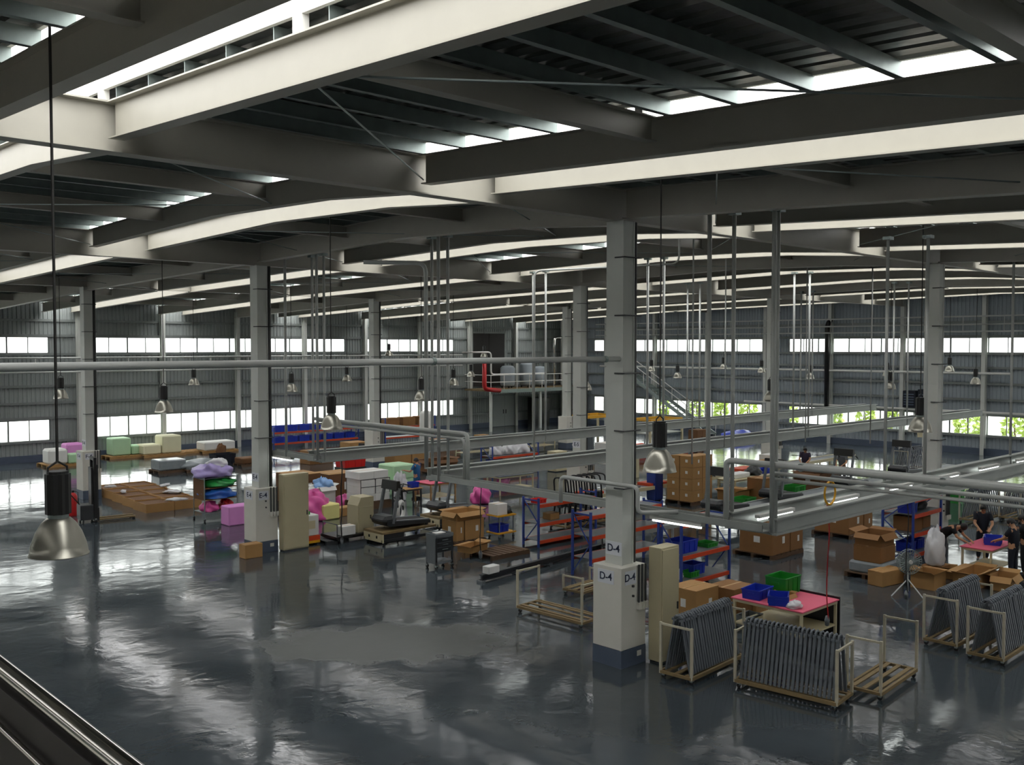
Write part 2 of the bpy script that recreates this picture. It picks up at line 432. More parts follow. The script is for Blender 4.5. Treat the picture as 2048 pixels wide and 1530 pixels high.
# purlins between the monitors, and the deck on them
edges = [XL]+[e for x in OPEN for e in (x-HW, x+HW)]+[WX]
SEG = [(edges[i], edges[i+1]) for i in range(0, len(edges), 2)]
def zsec(mb, x0, x1, y, z):
    prof = [(-.075,0),(.006,0),(.006,.19),(.075,.19),(.075,.2),(-.006,.2),(-.006,.01),(-.075,.01)]
    return mb.extr(prof, (x0, y, z), (0,1,0), (0,0,1), (x1-x0,0,0))
ys = [YB+.4+.95*i for i in range(61)]
zb = {}
for i, (a, b) in enumerate(SEG):
    far = MB()
    near = 0 <= i <= 3
    for y in ys:
        if y > WY: continue
        if near and y < 27:
            l = round(b-a, 3)
            if l not in zb: zb[l] = zsec(MB(), .0, l, 0, 0).obj('purlin', M['galv'], ceil, (a+.02, y, roofh(y))).data
            else: place('purlin', zb[l], ceil, (a+.02, y, roofh(y)))
        else: zsec(far, a+.02, b-.02, y, roofh(y))
    if far.v: tag(far.obj('purlins_far', M['galv'], ceil), kind='stuff')
    # deck
    for (y0, y1) in ((YB-.3, 12.16), (12.16, 19.1), (19.1, 26.16), (26.16, 40.16), (40.16, WY+.3)):
        d = MB(); k = max(1, round((b-a)/.3)); p = (b-a)/k; us = []
        for j in range(k): us += [(a+j*p, 0), (a+j*p+p*.62, 0), (a+j*p+p*.7, .05), (a+j*p+p*.92, .05)]
        us.append((b, 0)); n = 6; vs = []
        for j in range(n+1):
            y = y0+(y1-y0)*j/n
            vs += [(u, y, roofh(y)+.21+w) for u, w in us]
        m_ = len(us)
        d.add(vs, [(j*m_+q, j*m_+q+1, (j+1)*m_+q+1, (j+1)*m_+q) for j in range(n) for q in range(m_-1)])
        d.obj('roof_deck', M['foil'], ceil)
# cross beams at the thirds of each bay
for k in 'CDEF':
    for t in (third, 2*third):
        y = GY[k]+t; h = roofh(y)
        for (a, b) in SEG[:7]:
            loft_i(MB(), [((a+.1,y,h), .3), ((b-.1,y,h), .3)], .16, .014, .01, (0,1,0)).obj('cross_beam', M['girder'], ceil)
# daylight monitors over the openings
for x in OPEN:
    for s in (-1, 1):
        for i, (a, b) in enumerate(((YB, 12.16), (12.16, 26.16), (26.16, 40.16), (40.16, WY-1.5))):
            corr(MB(), (x+s*(HW+.02), a, 0), (0,1,0), b-a, lambda q: roofh(q.y)+.27, lambda q: roofh(q.y)+1.2, (s,0,0), .25, .04).obj('translucent_side_sheet', M['poly'], ceil)
        for (a, b) in ((YB, 12.16), (12.16, 19.1), (19.1, 26.16), (26.16, 40.16), (40.16, WY)):
            MB().bar((x+s*HW, a, roofh(a)+.23), (x+s*HW, b, roofh(b)+.23), .05, .08).obj('monitor_sill', M['white'], ceil)
    y = YB+1
    while y < WY:
        for s in (-1, 1): B(x+s*HW-.05, x+s*HW+.05, y-.06, y+.06, roofh(y), roofh(y)+1.2).obj('monitor_post', M['white'], ceil)
        y += third
    for (a, b) in ((YB, 12.16), (12.16, 19.1), (19.1, 26.16), (26.16, 40.16), (40.16, WY)):
        t = MB(); w = HW+.12
        t.add([(x-w,a,roofh(a)+1.2),(x,a,roofh(a)+1.36),(x+w,a,roofh(a)+1.2),(x-w,b,roofh(b)+1.2),(x,b,roofh(b)+1.36),(x+w,b,roofh(b)+1.2)], [(0,1,4,3),(1,2,5,4)])
        t.obj('monitor_roof_sheet', M['poly'], ceil)  # top sheet given a see-through material to let more daylight down
# tie rods
def rod(p, q, r=.012): MB().tube([p, q], r, 5).obj('tie_rod', M['galv'], ceil)
for k, nk in (('C','D'), ('D','E'), ('E','F')):
    for (a, b) in SEG[1:7]:
        y0 = GY[k]; zz = lambda y: roofh(y)-.40
        for j in range(3):
            ya, yb = y0+third*j+.2, y0+third*(j+1)-.2
            if (j) % 2 == 0: rod((a+.1, ya, zz(ya)), (b-.1, yb, zz(yb)))
            else: rod((b-.1, ya, zz(ya)), (a+.1, yb, zz(yb)))

# ------------------------------------------------------------------ columns
M['sign'] = mat('white_sign_plate', '#d3d6dc', .5, var=.03)
M['ink'] = mat('dark_blue_lettering', '#15213f', .6)
M['conduit'] = mat('dark_conduit', '#3b3d3c', .5)
M['tube'] = bpy.data.materials.new('lit_fluorescent_tube'); M['tube'].use_nodes = True
_b = M['tube'].node_tree.nodes['Principled BSDF']; _b.inputs['Emission Color'].default_value = (.95,1,.97,1); _b.inputs['Emission Strength'].default_value = .9
def letters(txt, size, parent, loc, rot, m='ink', bold=.012):
    c = bpy.data.curves.new('lettering', 'FONT'); c.body = txt; c.size = size; c.align_x = 'CENTER'; c.align_y = 'CENTER'; c.extrude = .003; c.offset = bold*size
    c.materials.append(M[m]); o = bpy.data.objects.new('lettering', c); COL.objects.link(o); o.parent = parent; o.location = loc; o.rotation_euler = rot
    return o
FX, FY = (math.pi/2, 0, -math.pi/2), (math.pi/2, 0, 0)       # lettering facing -X, facing -Y
PH = .36
def column(k, g, label, sign=None, plinth=True, boards=False):
    x, y = GX[g], GY[k]; t = thing('steel_column', label, 'column', (x, y, 0), 0, 'steel columns of the hall')
    top = GB
    # open H-section shaft, flanges facing -X/+X
    s = [(-.17,-.21),(-.17,.21),(-.145,.21),(-.145,.02),(.145,.02),(.145,.21),(.17,.21),(.17,-.21),(.145,-.21),(.145,-.19),(-.145,-.19),(-.145,-.21)]
    MB().prism(s[::-1], 1.9 if plinth else 0, top).obj('shaft', M['steel'], t)
    B(-.2,.2,-.24,.24, top, top+.02).obj('cap_plate', M['girder'], t)
    MB().tube([(.26,-.1,1.9 if plinth else 0),(.26,-.1,top)], .07, 10).obj('downpipe', M['conduit'], t, smooth=True)
    for i in range(5):
        z = 3.4+i*1.1
        MB().tube([(-.19,-.02,z),(-.19,-.26,z),(.3,-.26,z)], .014, 5).obj('clamp', M['conduit'], t)
    if plinth:
        B(-PH,PH,-PH,PH,.34,1.92).obj('plinth', M['plinth'], t, bevel=.015)
        B(-PH-.004,PH+.004,-PH-.004,PH+.004,0,.34).obj('base_band', M['skirt'], t)
        for i in range(3):
            MB().tube([(.12+.1*i,-PH-.03,1.2),(.12+.1*i,-PH-.03,1.93)], .022, 6).obj('conduit', M['conduit'], t)
            B(.085+.1*i,.16+.1*i,-PH-.07,-PH,1.07,1.2).obj('socket', M['plinth'], t)
        B(-.06,-.02,-PH-.04,-PH,1.52,1.56).obj('air_valve', M['conduit'], t); B(-.05,-.02,-PH-.04,-PH,1.33,1.37).obj('air_valve', M['conduit'], t)
        B(.1,.22,-PH-.012,-PH,.16,.26).obj('socket', M['plinth'], t)
    if sign:
        for (lx, ly, rot, bx) in ((-PH-.008, .03, FX, (-PH-.006,-PH,-.17,.23)), (-.12, -PH-.008, FY, (-.26,.06,-PH-.006,-PH))):
            p = B(bx[0],bx[1],bx[2],bx[3],1.58,1.84).obj('sign_plate', M['sign'], t); letters(sign, .2, p, (lx, ly, 1.71), rot)
        p = B(-.178,-.171,-.2,.2,2.1,2.36).obj('sign_plate', M['sign'], t); letters(sign, .2, p, (-.181, 0, 2.23), FX)
    return t
column('D', 4, 'big grey column in the middle foreground with D-4 signs on its white plinth', 'D-4')
column('E', 4, 'grey column with E-4 signs on its plinth, standing by the coloured bags', 'E-4')
column('F', 4, 'grey column beside the black forklift near the left wall', 'F-4')
column('D', 5, 'grey column standing by the blue and orange rack on the right side', None)
column('E', 5, 'column just left of the D-4 column, with an E-5 sign', 'E-5')
column('F', 5, 'grey column in front of the left wall between the two window groups')
column('E', 6, 'slim far column at the gap of the right wall windows')
column('F', 6, 'slim far column standing before the corner platform')

# ------------------------------------------------------------------ pipes and hung gantries
def pipe(name, label, pts, r, m='pipe', n=10, clamps=(), group=None):
    t = thing(name, label, 'pipe', (0,0,0), 0, group); MB().tube(pts, r, n).obj('run', M[m], t, smooth=True)
    for c in clamps:
        c = Vector(c); MB().tube([c+Vector((-.03,0,0)), c+Vector((.03,0,0))], r*1.25, n).obj('clamp', M['galv'], t)
    return t
zz = EYE-.235
pipe('sprinkler_main', 'long horizontal grey pipe crossing from the left edge to the D-4 column', [(XL+.2, 12.02, zz), (14.1, 12.02, zz)], .052,
     clamps=[(x, 12.02, zz) for x in (-6, 2.5, 9.6, 13.7)])
def hangers(t, pts, zb, r=.038, m='pipe'):
    for (x, y) in pts:
        zt = roofh(y)-.5
        MB().tube([(x, y, zb), (x, y, zt)], r, 8).obj('hanger_pole', M[m], t, smooth=True)
        B(x-.09, x+.09, y-.09, y+.09, zt-.02, zt+.05).obj('hanger_plate', M['galv'], t)
RZ = 2.95
def gantry(label, y, x0, x1, z=RZ, wid=.9, tubes=(), poles=(), h=.30):
    t = thing('light_gantry', label, 'gantry', (0,0,0), 0, 'hung light gantries over the lines')
    for yy, nm in ((y, 'front_rail'), (y+wid, 'back_rail')):
        loft_i(MB(), [((x0, yy, z+h/2), h), ((x1, yy, z+h/2), h)], .17, .03, .03, (0,1,0)).obj(nm, M['tray'], t)
    x = x0
    while x <= x1+.01:
        MB().bar((x, y, z-h/2+.06), (x, y+wid, z-h/2+.06), .09, .09).obj('cross_bar', M['tray'], t); x += (x1-x0)/max(1, round((x1-x0)/3.5))
    for a, b in tubes:
        f = B(a, b, y+wid-.2, y+wid-.1, z-.03, z+.03).obj('lamp_housing', M['white'], t)
        MB().tube([(a+.03, y+wid-.15, z-.055), (b-.03, y+wid-.15, z-.055)], .024, 8).obj('lit_tube', M['tube'], f, smooth=True)
    hangers(t, [(x, yy) for x in poles for yy in (y, y+wid)], z-h/2)
    return t
def tubes(x0, x1, step, ln): 
    r = []; x = x0
    while x+ln < x1: r.append((x, x+ln)); x += step
    return r
gantry('gantry nearest the viewer, over the right-hand cartons, with lit tubes', 9.18, 14.9, 46, tubes=tubes(15.6, 44, 2.6, 1.25), poles=(15.0, 21.0, 28.5, 36))
gantry('middle gantry crossing behind the D-4 column', 18.27, 14.9, 48, wid=.62, tubes=tubes(17, 46, 5.2, 1.25), poles=(15.05, 23.5, 32, 40))
gantry('far gantry passing in front of the carton table, highest in the picture', 23.8, 14.9, 48.5, wid=.62, tubes=tubes(18, 46, 5.2, 1.25), poles=(15.05, 24, 33, 42))
for lab, ya, yb, hp, tb in (('grey cable tray running from the nearest gantry past the D-4 column to the middle gantry', 9.2, 18.4, [(14.62, 18.1), (14.7, 10.4), (14.75, 9.1)], (10.5, 11.7)),
                            ('short grey cable tray at the end of the far gantry beside the E-4 column', 23.7, 26.2, [(14.62, 25.2), (14.75, 23.7)], (25.0, 26.15))):
    t = thing('cable_tray', lab, 'cable tray')
    for dx in (-.13, .13): B(14.75+dx-.012, 14.75+dx+.012, ya, yb, RZ-.06, RZ+.06).obj('side_rail', M['tray'], t)
    B(14.62, 14.88, ya, yb, RZ-.07, RZ-.055).obj('tray_floor', M['tray'], t)
    hangers(t, hp, RZ-.07, .042)
    f = B(14.64, 14.76, tb[0], tb[1], RZ-.15, RZ-.07).obj('lamp_housing', M['white'], t)
    MB().tube([(14.7,tb[0]+.04,RZ-.175),(14.7,tb[1]-.04,RZ-.175)], .024, 8).obj('lit_tube', M['tube'], f, smooth=True)
def elbow(pts, r=.18, k=4):
    """round the corners of a polyline"""
    pts = [Vector(p) for p in pts]; out = [pts[0]]
    for a, b, c in zip(pts, pts[1:], pts[2:]):
        u = (a-b).normalized()*min(r, (a-b).length*.45); w = (c-b).normalized()*min(r, (c-b).length*.45)
        for i in range(k+1):
            s = i/k; out.append((b+u)*(1-s)**2 + b*2*s*(1-s) + (b+w)*s*s)
    return out+[pts[-1]]
pipe('air_pipe', 'grey pipe that steps up and over in front of the D-4 column', elbow([(14.0, 13.45, RZ+.03), (14.0, 13.45, 3.5), (13.98, 11.45, 3.5), (13.98, 11.45, 3.02), (14.6, 11.0, 3.02)], .12), .04, n=10)
z7 = EYE-.337*EYE
pipe('air_pipe', 'thick bright pipe at the top of the bundle crossing the right side', elbow([(14.85, 10.1, RZ-.1), (14.85, 10.1, z7), (14.85, -1.5, z7)], .12), .055, n=12, clamps=[(14.85, y, z7) for y in (8.6, 6.2, 3)], group='pipe bundle on the right')
pipe('air_pipe', 'middle pipe of the bundle crossing the right side', [(14.87, 9.2, z7-.15), (14.87, -1.5, z7-.15)], .034, group='pipe bundle on the right')
pipe('air_pipe', 'lowest thin pipe of the bundle crossing the right side', [(14.87, 9.2, z7-.25), (14.87, -1.5, z7-.25)], .03, group='pipe bundle on the right')
t = thing('cable_duct', 'grey cable duct running along the pipe bundle on the right', 'cable duct')
B(14.98, 15.22, -1.5, 9.3, z7-.06, z7+.02).obj('trough', M['tray'], t); B(14.97, 15.23, -1.5, 9.3, z7+.02, z7+.035).obj('cover', M['tray'], t)
for dz, r, nm in ((0, .05, 'upper pipe of the run over the white foam boxes'), (-.13, .035, 'lower pipe of the run over the white foam boxes')):
    pipe('air_pipe', nm, elbow([(14.85, 24.0, z7+dz), (14.85, 17.3-dz, z7+dz), (14.85, 17.3-dz, RZ)], .15), r, n=10)
t = thing('cable_duct', 'grey cable duct over the white foam boxes beside two pipes', 'cable duct')
B(14.95, 15.2, 17.6, 24.0, z7-.1, z7-.03).obj('trough', M['tray'], t); B(14.94, 15.21, 17.6, 24, z7-.03, z7-.015).obj('cover', M['tray'], t)
# risers
q = Vector((15.5, 19.7, 0))
pipe('riser_pipe', 'white pipe that bends down from the roof left of the middle gantry', elbow([(14.2, 20.6, 8.25), (q.x, q.y, 8.25), (q.x, q.y, RZ)], .25, 5), .055)
pipe('riser_pipe', 'thin dark pipe dropping from the roof behind the D-4 column', elbow([(19.9, 15.0, 9.0), (19.9, 15.0, 8.2), (18.0, 18.27, 8.1), (18.0, 18.27, RZ+.14)], .2), .025, 'pipe')
for i, (px, lab) in enumerate(((1385, 'slim drop pipe just right of the D-4 column lamp'), (1450, 'slim drop pipe between the two tall hanger poles'), (1612, 'slim drop pipe over the dark-clad worker'), (1742, 'slim drop pipe left of the big right-hand lamp'))):
    X = [22.0, 26.5, 30.0, 31.0][i]; Y = atX(px, X)
    pipe('drop_pipe', lab, [(X, Y, RZ-.1), (X, Y, roofh(Y)+.2)], .025, 'pipe', 6)

# ------------------------------------------------------------------ lamps
M['reflector'] = mat('spun_aluminium_reflector', '#9d9b90', .36, .85, var=.06)
M['bulb'] = mat('frosted_lamp_glass', '#e8e8e2', .3)
def make_lamp():
    t = thing('high_bay_lamp', 'x', 'lamp', (0,0,0), 0, 'high-bay pendant lamps')
    prof = [(.085,.335),(.105,.33),(.15,.285),(.2,.2),(.24,.09),(.256,.0),(.262,.0),(.262,-.008),(.25,-.008),(.232,.09),(.193,.195),(.145,.275),(.1,.318),(.085,.322)]
    MB().lathe(prof[::-1], 28).obj('reflector', M['reflector'], t, smooth=True)
    MB().lathe([(0,.1),(.05,.13),(.06,.2),(.045,.27),(.035,.33),(0,.33)], 14).obj('bulb', M['bulb'], t, smooth=True)
    MB().lathe([(0,.33),(.09,.33),(.09,.37),(0,.37)], 16).obj('collar', M['galv'], t)
    b = MB(); n = 20; pr = []
    for k in range(n): pr.append((.112 if k % 2 else .1, 2*math.pi*k/n))
    b.prism([(r*math.cos(a), r*math.sin(a)) for r, a in pr], .37, .74); b.obj('ballast_housing', M['black'], t)
    MB().lathe([(0,.74),(.095,.74),(.095,.765),(0,.765)], 16).obj('housing_lid', M['black'], t)
    MB().tube([(-.085,0,.76),(-.085,0,.80),(0,0,.855),(.085,0,.80),(.085,0,.76)], .011, 6).obj('hanging_bracket', M['black'], t)
    return t
lamp0 = make_lamp(); LAMPS = []
lampdef = [
 (118,1107,'nearest and largest pendant lamp, hanging at the left over the open floor'),
 (1319,942,'large pendant lamp hanging just right of the D-4 column'),
 (663,858,'pendant lamp hanging in front of the red crate'),
 (328,824,'pendant lamp hanging over the cream foam blocks by the left wall'),
 (1840,863,'large pendant lamp hanging beside the column on the right side'),
 (122,797,'small pendant lamp close to the column at the left'),
 (388,770,'small pendant lamp under the long pipe, left of the E-4 column'),
 (583,783,'pendant lamp against the left wall just right of the E-4 column'),
 (694,762,'small pendant lamp just under the long pipe, between the E-4 and far columns'),
 (843,800,'pendant lamp beside the white riser pipe'),
 (907,770,'pendant lamp under the long pipe, before the last left wall windows'),
 (942,753,'pendant lamp hanging left of the red pipe elbow'),
 (968,714,'pendant lamp just above the long pipe at the corner platform'),
 (1137,747,'pendant lamp before the far column at the corner platform'),
 (1172,780,'pendant lamp at the right edge of the E-5 column'),
 (1303,742,'pendant lamp at the top of the stair by the right wall'),
 (1355,756,'pendant lamp over the sloping stair rail by the right wall'),
 (1447,738,'tiny pendant lamp left of the gap in the right wall windows'),
 (1523,745,'small pendant lamp left of the slim far column at the right wall'),
 (1541,802,'pendant lamp in front of the slim far column at the right wall'),
 (1620,757,'small pendant lamp left of the black vertical duct'),
 (1774,752,'upper one of two overlapping small pendant lamps on the right wall'),
 (1780,778,'lower one of two overlapping small pendant lamps on the right wall'),
 (1899,743,'tiny pendant lamp at the edge of the right-hand column'),
 (1951,768,'pendant lamp furthest to the right, before the right wall'),
 (778,711,'tiny pendant lamp above the long pipe by the left wall windows')]
M['cord'] = mat('dark_cord', '#2b2a28', .7)
for i, (px, py, lab) in enumerate(lampdef):
    p = at(px, py, 4.2)
    if p.x > WX-3 or p.y > WY-3:                      # far lamps hang higher, in front of the walls
        k = min((WX-3)/p.x, (WY-3)/p.y); p = Vector((p.x*k, p.y*k, 0)); p.z = zat(py, p.x, p.y)
    t = lamp0 if i == 0 else dup(lamp0, p, 0, lab)
    t.location = p; t['label'] = lab
    LAMPS.append((t, p))
for t, p in LAMPS:
    ox = [x for x in OPEN if abs(p.x-x) < HW+.05]
    if ox: MB().bar((ox[0]-HW-p.x,0,roofh(p.y)-p.z+.03), (ox[0]+HW-p.x,0,roofh(p.y)-p.z+.03), .05, .06).obj('support_bar', M['galv'], t)
    MB().tube([(0,0,.85),(0,0,roofh(p.y)+.24-p.z)], .012 if p.length > 14 else .014, 5).obj('cord', M['cord'], t)

# ------------------------------------------------------------------ photographer's gallery: parapet with polished rail
g = thing('gallery_railing', 'dark parapet with a polished round steel handrail in the bottom left corner', 'railing', (.52, 0, 0))
MB().tube([(0,-2.4,EYE-.585),(0,12.0,EYE-.585)], .016, 14).obj('handrail', M['chrome'], g, smooth=True)
MB().tube([(-.04,-2.4,EYE-.645),(-.04,12.0,EYE-.645)], .005, 8).obj('lower_rail', M['chrome'], g, smooth=True)
B(-.03,-.012,-2.4,12.0,4.5,EYE-.59).obj('infill_panel', M['darkpanel'], g)
for i in range(8): B(-.012,.008,-2.3+i*2,-2.24+i*2,4.5,EYE-.595).obj('post', M['galv'], g)
slab = B(XL, .5, YB, 12.1, 4.25, 4.5).obj('gallery_floor', M['plinth']); tag(slab, 'concrete gallery floor at the viewpoint', 'floor', kind='structure')
# ------------------------------------------------------------------ prop builders
M['kraft'] = mat('kraft_cardboard', '#a9814f', .75, var=.1, scale=4)
M['kraft2'] = mat('brown_cardboard', '#8a6238', .75, var=.1, scale=4)
M['kraft_in'] = mat('dark_cardboard_inside', '#6b4a2c', .8, var=.15, scale=4)
M['tape'] = mat('packing_tape', '#b9925c', .35)
M['label'] = mat('white_paper_label', '#e4e4e0', .6, var=.03)
M['wood'] = mat('pallet_wood', '#a9814e', .8, var=.25, scale=5)
M['wood2'] = mat('dark_pallet_wood', '#5a4430', .8, var=.25, scale=5)
M['blue'] = mat('rack_blue_enamel', '#27408f', .45, var=.08)
M['orange'] = mat('rack_orange_enamel', '#c8431c', .45, var=.08)
M['bin_b'] = mat('blue_plastic_bin', '#1c36b0', .4, var=.06)
M['bin_g'] = mat('green_plastic_crate', '#1f8a2a', .4, var=.06)
M['bin_r'] = mat('red_plastic_crate', '#d2201c', .4, var=.06)
M['bin_y'] = mat('yellow_plastic', '#e0a51e', .4, var=.06)
M['pink'] = mat('pink_table_mat', '#e0607c', .6, var=.05)
M['pinkfoam'] = mat('pink_foam', '#d98fd0', .75, var=.06)
M['magenta'] = mat('magenta_film_bag', '#d6539b', .35, var=.2, scale=6)
M['cream'] = mat('cream_enamel', '#c9bf9c', .5, var=.05)
M['foam_w'] = mat('white_foam', '#dcdcd8', .8, var=.03)
M['foam_c'] = mat('cream_foam', '#dcd9b8', .8, var=.04)
M['foam_g'] = mat('pale_green_foam', '#b4d8b0', .8, var=.06)
M['foam_y'] = mat('pale_yellow_foam', '#e0d88e', .8, var=.05)
M['film_w'] = mat('white_film_bag', '#d5d5d8', .3, var=.12, scale=6)
M['film_b'] = mat('light_blue_film_bag', '#7fa9dc', .3, var=.2, scale=6)
M['film_p'] = mat('lilac_film_bag', '#a99ad0', .3, var=.2, scale=6)
M['film_gr'] = mat('green_film_bag', '#2f9a4a', .3, var=.3, scale=6)
M['film_bl'] = mat('blue_film_bag', '#2a68c0', .3, var=.3, scale=6)
M['film_grey'] = mat('grey_stretch_film', '#8b9296', .25, var=.2, scale=5)
M['dark'] = mat('dark_grey_machine', '#2c2f31', .45, var=.15)
M['mid'] = mat('mid_grey_machine', '#6a6f72', .45, var=.1)
M['upright'] = mat('grey_steel_upright', '#666c72', .45, .2, var=.1)
M['trolley'] = mat('worn_white_trolley_paint', '#b7b19c', .55, var=.18, scale=9)
M['rust'] = mat('worn_brown_trolley_bed', '#7d6a48', .7, var=.25, scale=7)
M['red'] = mat('red_enamel', '#b3171b', .4, var=.06)
M['yellow'] = mat('safety_yellow', '#dba21c', .45, var=.08)
M['skin'] = mat('skin', '#b98a68', .55, var=.04)
M['hair'] = mat('black_hair', '#14110f', .5, var=.2)
M['navy'] = mat('navy_cloth', '#151a26', .85, var=.12, scale=12)
M['blackcloth'] = mat('black_cloth', '#15161a', .85, var=.12, scale=12)
M['bluecloth'] = mat('blue_cloth', '#1f5f8e', .85, var=.1, scale=12)
M['greycloth'] = mat('grey_cloth', '#5e6266', .85, var=.1, scale=12)
M['purplecloth'] = mat('dark_purple_cloth', '#2c2238', .85, var=.12, scale=12)

def openbox(w, d, h, t=.012, taper=0.0, mb=None):
    """open-topped box with walls, one closed skin; centred, base at 0. taper: how much narrower the foot is"""
    mb = mb or MB(); a, b = w/2, d/2; k = 1-taper
    o0 = [(-a*k,-b*k,0),(a*k,-b*k,0),(a*k,b*k,0),(-a*k,b*k,0)]; o1 = [(-a,-b,h),(a,-b,h),(a,b,h),(-a,b,h)]
    i1 = [(-a+t,-b+t,h),(a-t,-b+t,h),(a-t,b-t,h),(-a+t,b-t,h)]; i0 = [((-a)*k+t,(-b)*k+t,t),(a*k-t,-b*k+t,t),(a*k-t,b*k-t,t),(-a*k+t,b*k-t,t)]
    vs = o0+o1+i1+i0; fs = [(3,2,1,0)]
    for i in range(4):
        j = (i+1) % 4
        fs += [(i,j,4+j,4+i), (4+i,4+j,8+j,8+i), (8+i,8+j,12+j,12+i)]
    fs.append((12,13,14,15))
    return mb.add(vs, fs)
def carton(label, loc, w, d, h, rz=0.0, m='kraft', open_=False, sticker=True, group=None, cat='box', name='carton'):
    t = thing(name, label, cat, loc, rz, group); a, b = w/2, d/2
    if open_:
        openbox(w, d, h, .012).obj('body', M[m], t)
        for (sx, sy, ln, wd_, ang) in ((0,-1,w,min(d*.4,.22),R.uniform(.5,1.1)), (0,1,w,min(d*.4,.22),R.uniform(-.2,.5)), (-1,0,d,min(w*.3,.2),R.uniform(.3,1.0)), (1,0,d,min(w*.3,.2),R.uniform(-.1,.4))):
            f = MB(); dx, dz = math.cos(ang), math.sin(ang)*(-1 if ang > .7 else 1)
            p = Vector((sx*a, sy*b, h)); q = p+Vector((sx*dx*wd_, sy*dx*wd_, dz*wd_*.8)); al = Vector((1,0,0)) if sy else Vector((0,1,0))
            nrm = (q-p).cross(al).normalized()*.008
            f.add([p-al*ln/2, p+al*ln/2, q+al*ln*.48, q-al*ln*.48, p-al*ln/2+nrm, p+al*ln/2+nrm, q+al*ln*.48+nrm, q-al*ln*.48+nrm], [(0,1,2,3),(7,6,5,4),(0,4,5,1),(1,5,6,2),(2,6,7,3),(3,7,4,0)])
            f.obj('flap', M[m], t)
    else:
        MB().rbox(-a,a,-b,b,0,h-.006,.012).obj('body', M[m], t)
        B(-a,a,-b,-.004,h-.008,h).obj('flap', M[m], t); B(-a,a,.004,b,h-.008,h).obj('flap', M[m], t)
        B(-a-.002,a+.002,-.03,.03,h-.001,h+.002).obj('tape', M['tape'], t)
    if sticker:
        B(-a-.004,-a,-b*.25,b*.12,h*.45,h*.7).obj('sticker', M['label'], t)
        B(a*.1,a*.38,-b-.004,-b,h*.4,h*.68).obj('sticker', M['label'], t)
    return t
def stack_on(p, dz): return Vector((p[0], p[1], p[2]+dz))
def crate(label, loc, w, d, h, m, rz=0.0, group=None, name='plastic_crate', cat='crate', lid=False):
    t = thing(name, label, cat, loc, rz, group)
    openbox(w, d, h, .014, .06).obj('body', M[m], t)
    r = .02
    MB().tube([(-w/2,-d/2,h),(w/2,-d/2,h),(w/2,d/2,h),(-w/2,d/2,h)], .016, 6, closed=True).obj('rim', M[m], t)
    for s in (-1, 1):
        B(s*w/2*.975-.012, s*w/2*.975+.012, -d*.17, d*.17, h*.62, h*.74).obj('handle', M[m], t)
        for k in (-.3, 0, .3): B(w*k-.012, w*k+.012, s*d/2*.985-.012, s*d/2*.985+.012, .03, h*.95).obj('rib', M[m], t)
    return t
def pallet(label, loc, w=1.2, d=1.0, rz=0.0, m='wood', group=None, h=.13):
    t = thing('pallet', label, 'pallet', loc, rz, group); n = 7
    for i in range(n):
        x = -w/2+w*(i+.5)/n; B(x-w/n*.38, x+w/n*.38, -d/2, d/2, h-.022, h).obj('deck_board', M[m], t)
    for y in (-d/2+.05, 0, d/2-.05): B(-w/2, w/2, y-.045, y+.045, .02, h-.022).obj('stringer', M[m], t)
    for y in (-d/2+.05, 0, d/2-.05): B(-w/2, w/2, y-.05, y+.05, 0, .02).obj('foot_board', M[m], t)
    return t
def rack(label, loc, L, D, Hh, levels, rz=0.0, beam='orange', group=None, shelf='mid', name='storage_rack'):
    """loc: front-left foot (minimum corner)"""
    t = thing(name, label, 'rack', loc, rz, group); p = .055
    for x in (0, L):
        for y in (0, D):
            MB().prism([(x-p/2,y-p/2),(x+p/2,y-p/2),(x+p/2,y+p/2),(x-p/2,y+p/2)], 0, Hh).obj('upright', M['blue'], t)
        k = max(1, round(Hh/.75))
        for i in range(k):
            z0, z1 = .1+(Hh-.2)*i/k, .1+(Hh-.2)*(i+1)/k
            MB().bar((x, p/2 if i % 2 else D-p/2, z0), (x, D-p/2 if i % 2 else p/2, z1), .025, .025).obj('brace', M['blue'], t)
        MB().bar((x, 0, Hh-.08), (x, D, Hh-.08), .025, .04).obj('brace', M['blue'], t)
    for z in levels:
        for y in (-.005, D+.005): B(p/2, L-p/2, y-.02, y+.02, z-.1, z).obj('beam', M[beam], t)
        B(.03, L-.03, .02, D-.02, z-.02, z+.004).obj('shelf', M[shelf], t)
    return t
def table(label, loc, w, d, h=.76, rz=0.0, top='pink', leg='cream', group=None, shelf=True, name='work_table'):
    t = thing(name, label, 'table', loc, rz, group); a, b = w/2, d/2
    B(-a,a,-b,b,h-.03,h).obj('table_top', M[top], t, bevel=.006)
    B(-a+.03,a-.03,-b+.03,b-.03,h-.09,h-.03).obj('apron', M[leg], t)
    for sx in (-1,1):
        for sy in (-1,1): B(sx*(a-.06)-.025, sx*(a-.06)+.025, sy*(b-.06)-.025, sy*(b-.06)+.025, 0, h-.09).obj('leg', M[leg], t)
    if shelf: B(-a+.04,a-.04,-b+.05,b-.05,.2,.225).obj('lower_shelf', M['cream'], t)
    return t
def block(label, loc, w, d, h, m, rz=0.0, name='foam_block', cat='foam block', group=None, r=.05, strap=False, film=None):
    """foam block: slightly softened edges, seams between the sheets that make it up"""
    t = thing(name, label, cat, loc, rz, group); a, b = w/2, d/2
    n = 1 if h < 1.1 else 2
    for i in range(n):
        q = random.Random(hash((label, i)) & 0xffff); dx, dy = q.uniform(-.015,.015), q.uniform(-.015,.015)
        MB().rbox(-a+dx,a+dx,-b+dy,b+dy,h*i/n,h*(i+1)/n-.004,r).obj('foam_layer', M[m], t)
    if strap:
        MB().tube([(-a-.012,0,.0),(-a-.012,0,h+.01),(a+.012,0,h+.01),(a+.012,0,0)], .01, 4).obj('strap', M['dark'], t)
    return t
